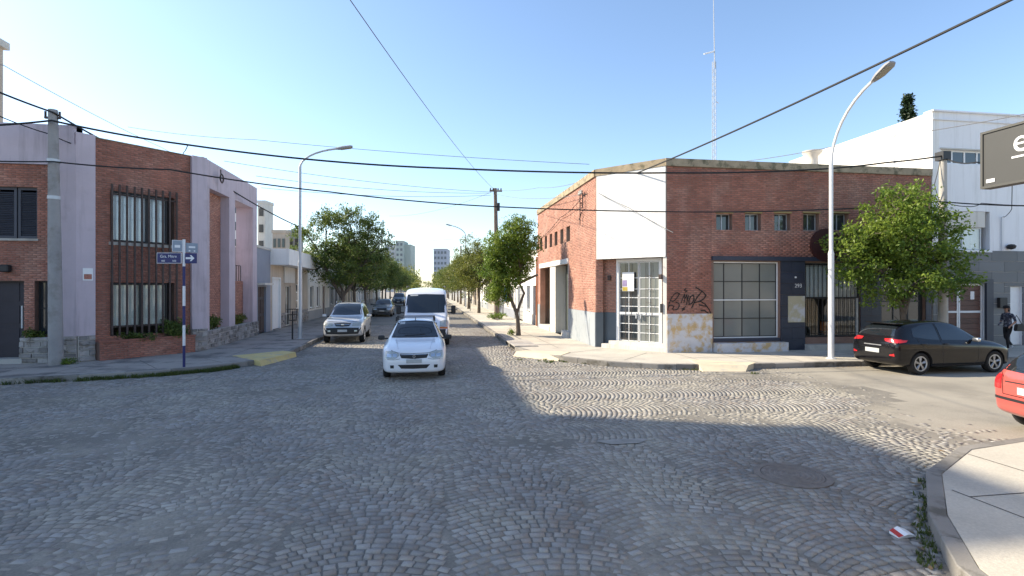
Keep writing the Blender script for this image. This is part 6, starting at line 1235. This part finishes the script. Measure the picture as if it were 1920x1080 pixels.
# ================================================================== the walking person
def person():
    gx, gy = ground(1890, 656, .15); root = thing('person', 'person in dark patterned top, black trousers and black cap walking left past the white door', 'person', (gx, gy, .15), R(180))
    # local: x forward, z up
    J = {'pel': (0, 0, .86), 'wai': (.01, 0, 1.0), 'che': (.03, 0, 1.20), 'sho': (.03, 0, 1.33), 'nek': (.045, 0, 1.40), 'hd0': (.06, 0, 1.46), 'hd1': (.075, 0, 1.53), 'hd2': (.07, 0, 1.60),
         'hL': (0, .09, .83), 'kL': (.17, .10, .47), 'aL': (.12, .10, .085), 'tL': (.26, .11, .04), 'hR': (0, -.09, .83), 'kR': (-.02, -.10, .45), 'aR': (-.32, -.10, .14), 'tR': (-.24, -.10, .03),
         'sL': (.02, .165, 1.31), 'eL': (-.06, .22, 1.06), 'wL': (.12, .20, .92), 'sR': (.02, -.165, 1.31), 'eR': (.0, -.23, 1.06), 'wR': (.16, -.16, .98)}
    rad = {'pel': .125, 'wai': .115, 'che': .125, 'sho': .085, 'nek': .048, 'hd0': .062, 'hd1': .082, 'hd2': .075, 'hL': .085, 'kL': .058, 'aL': .036, 'tL': .034, 'hR': .085, 'kR': .058, 'aR': .036, 'tR': .034, 'sL': .058, 'eL': .042, 'wL': .026, 'sR': .058, 'eR': .042, 'wR': .026}
    E = [('pel', 'wai'), ('wai', 'che'), ('che', 'sho'), ('sho', 'nek'), ('nek', 'hd0'), ('hd0', 'hd1'), ('hd1', 'hd2'), ('pel', 'hL'), ('hL', 'kL'), ('kL', 'aL'), ('aL', 'tL'), ('pel', 'hR'), ('hR', 'kR'), ('kR', 'aR'), ('aR', 'tR'), ('sho', 'sL'), ('sL', 'eL'), ('eL', 'wL'), ('sho', 'sR'), ('sR', 'eR'), ('eR', 'wR')]
    for s, y in (('L', .2), ('R', -.16)):
        w0 = Vector(J['w' + s]); d = (w0 - Vector(J['e' + s])).normalized(); p = w0 + d * .06; J['p' + s] = tuple(p); rad['p' + s] = .027; E.append(('w' + s, 'p' + s))
        for k in range(4):
            a = p + d * .035 + Vector((0, (k - 1.5) * .018, .0)); b = a + d * .03 + Vector((0, 0, -.022)); J[f'f{s}{k}'] = tuple(a); J[f'g{s}{k}'] = tuple(b); rad[f'f{s}{k}'] = .009; rad[f'g{s}{k}'] = .0075; E += [('p' + s, f'f{s}{k}'), (f'f{s}{k}', f'g{s}{k}')]
        a = w0 + d * .04 + Vector((.0, -.035 if s == 'L' else .035, .01)); J['th' + s] = tuple(a); rad['th' + s] = .009; E.append(('w' + s, 'th' + s))
    names = list(J); me = bpy.data.meshes.new('body'); me.from_pydata([J[k] for k in names], [(names.index(a), names.index(b)) for a, b in E], []); o = bpy.data.objects.new('body', me); col.objects.link(o)
    sk = o.modifiers.new('k', 'SKIN'); sk.use_smooth_shade = True
    for i, k in enumerate(names): me.skin_vertices[0].data[i].radius = (rad[k], rad[k]); me.skin_vertices[0].data[i].use_root = k == 'pel'
    sb_ = o.modifiers.new('s', 'SUBSURF'); sb_.levels = sb_.render_levels = 2; dg = bpy.context.evaluated_depsgraph_get(); m2 = bpy.data.meshes.new_from_object(o.evaluated_get(dg)); o.modifiers.clear(); o.data = m2; o.parent = root
    M_SKIN = mat('skin', (.42, .24, .17), .6, .05, 6); M_TOP = mat('patterned_top', (.035, .04, .065), .85, .2, 6, stain=(.22, .23, .28), ss=14, st=.55); M_TROU = mat('black_trousers', (.014, .014, .016), .85, .1); M_SHOE = mat('white_trainers', (.55, .55, .57), .6, .2, 12, stain=(.05, .05, .05), ss=12, st=.55)
    for m in (M_SKIN, M_TOP, M_TROU, M_SHOE): m2.materials.append(m)
    for p in m2.polygons:
        c = p.center; p.use_smooth = True; k = 0
        if c.z < .075 or (c.x < -.2 and c.z < .17): k = 3
        elif c.z < .86 and abs(c.y) < .175: k = 2
        elif c.z < 1.39 and (abs(c.y) < .175 or c.z > 1.07): k = 1
        p.material_index = k
    o = MB().lathe([(.105, 1.545), (.10, 1.60), (.075, 1.645), (0, 1.665)], n=16).build('cap', M_TROU, None, True); o.location = (.065, 0, 0); o.parent = root; MB().box(.07, .2, -.06, .06, 1.548, 1.562).build('cap_peak', M_TROU, None, bevel=.006).parent = o
    o = MB().lathe([(.0, 1.40), (.06, 1.42), (.088, 1.50), (.09, 1.56)], n=12).build('hair', mat('dark_hair', (.015, .012, .01), .7, .1)); o.location = (.035, 0, 0); o.parent = root
    o = MB().tube([(.148, 0, 1.53), (.168, 0, 1.50), (.15, 0, 1.49)], [.008, .014, .01], 5).build('nose', M_SKIN); o.parent = root
    for sg in (-1, 1): o = MB().lathe([(0, -.008), (.012, 0), (0, .008)], c=(.142, sg * .03, 1.535), axis='x', n=8).build('eye', M_TROU); o.parent = root; o = MB().lathe([(0, -.012), (.025, 0), (0, .012)], c=(.06, sg * .085, 1.52), axis='y', n=8).build('ear', M_SKIN); o.parent = root
    o = MB().tube([(.145, -.02, 1.475), (.15, 0, 1.473), (.145, .02, 1.475)], .006, 4).build('mouth', mat('lips', (.30, .10, .08), .6, 0)); o.parent = root
    # shoulder bag at the back hip
    b = thing('handbag', 'large black bag at the hip of the walking person', 'bag', (gx + .14, gy - .27, .15 + .72), R(180)); bm = bmesh.new(); bmesh.ops.create_cube(bm, size=1); bmesh.ops.scale(bm, vec=(.42, .12, .26), verts=bm.verts)
    for v in bm.verts:
        if v.co.z > 0: v.co.x *= .75
    bmesh.ops.bevel(bm, geom=list(bm.edges), offset=.03, segments=2, affect='EDGES'); bmesh.ops.translate(bm, vec=(0, 0, .13), verts=bm.verts); m3 = bpy.data.meshes.new('pouch'); bm.to_mesh(m3); bm.free(); q = link('pouch', m3, M_PLAST, b, True)
    o = MB().tube([(-.12, 0, .25), (-.05, -.04, .42), (.02, -.08, .58), (.1, -.06, .42), (.12, 0, .25)], .012, 5).build('strap', M_PLAST); o.parent = b
person()
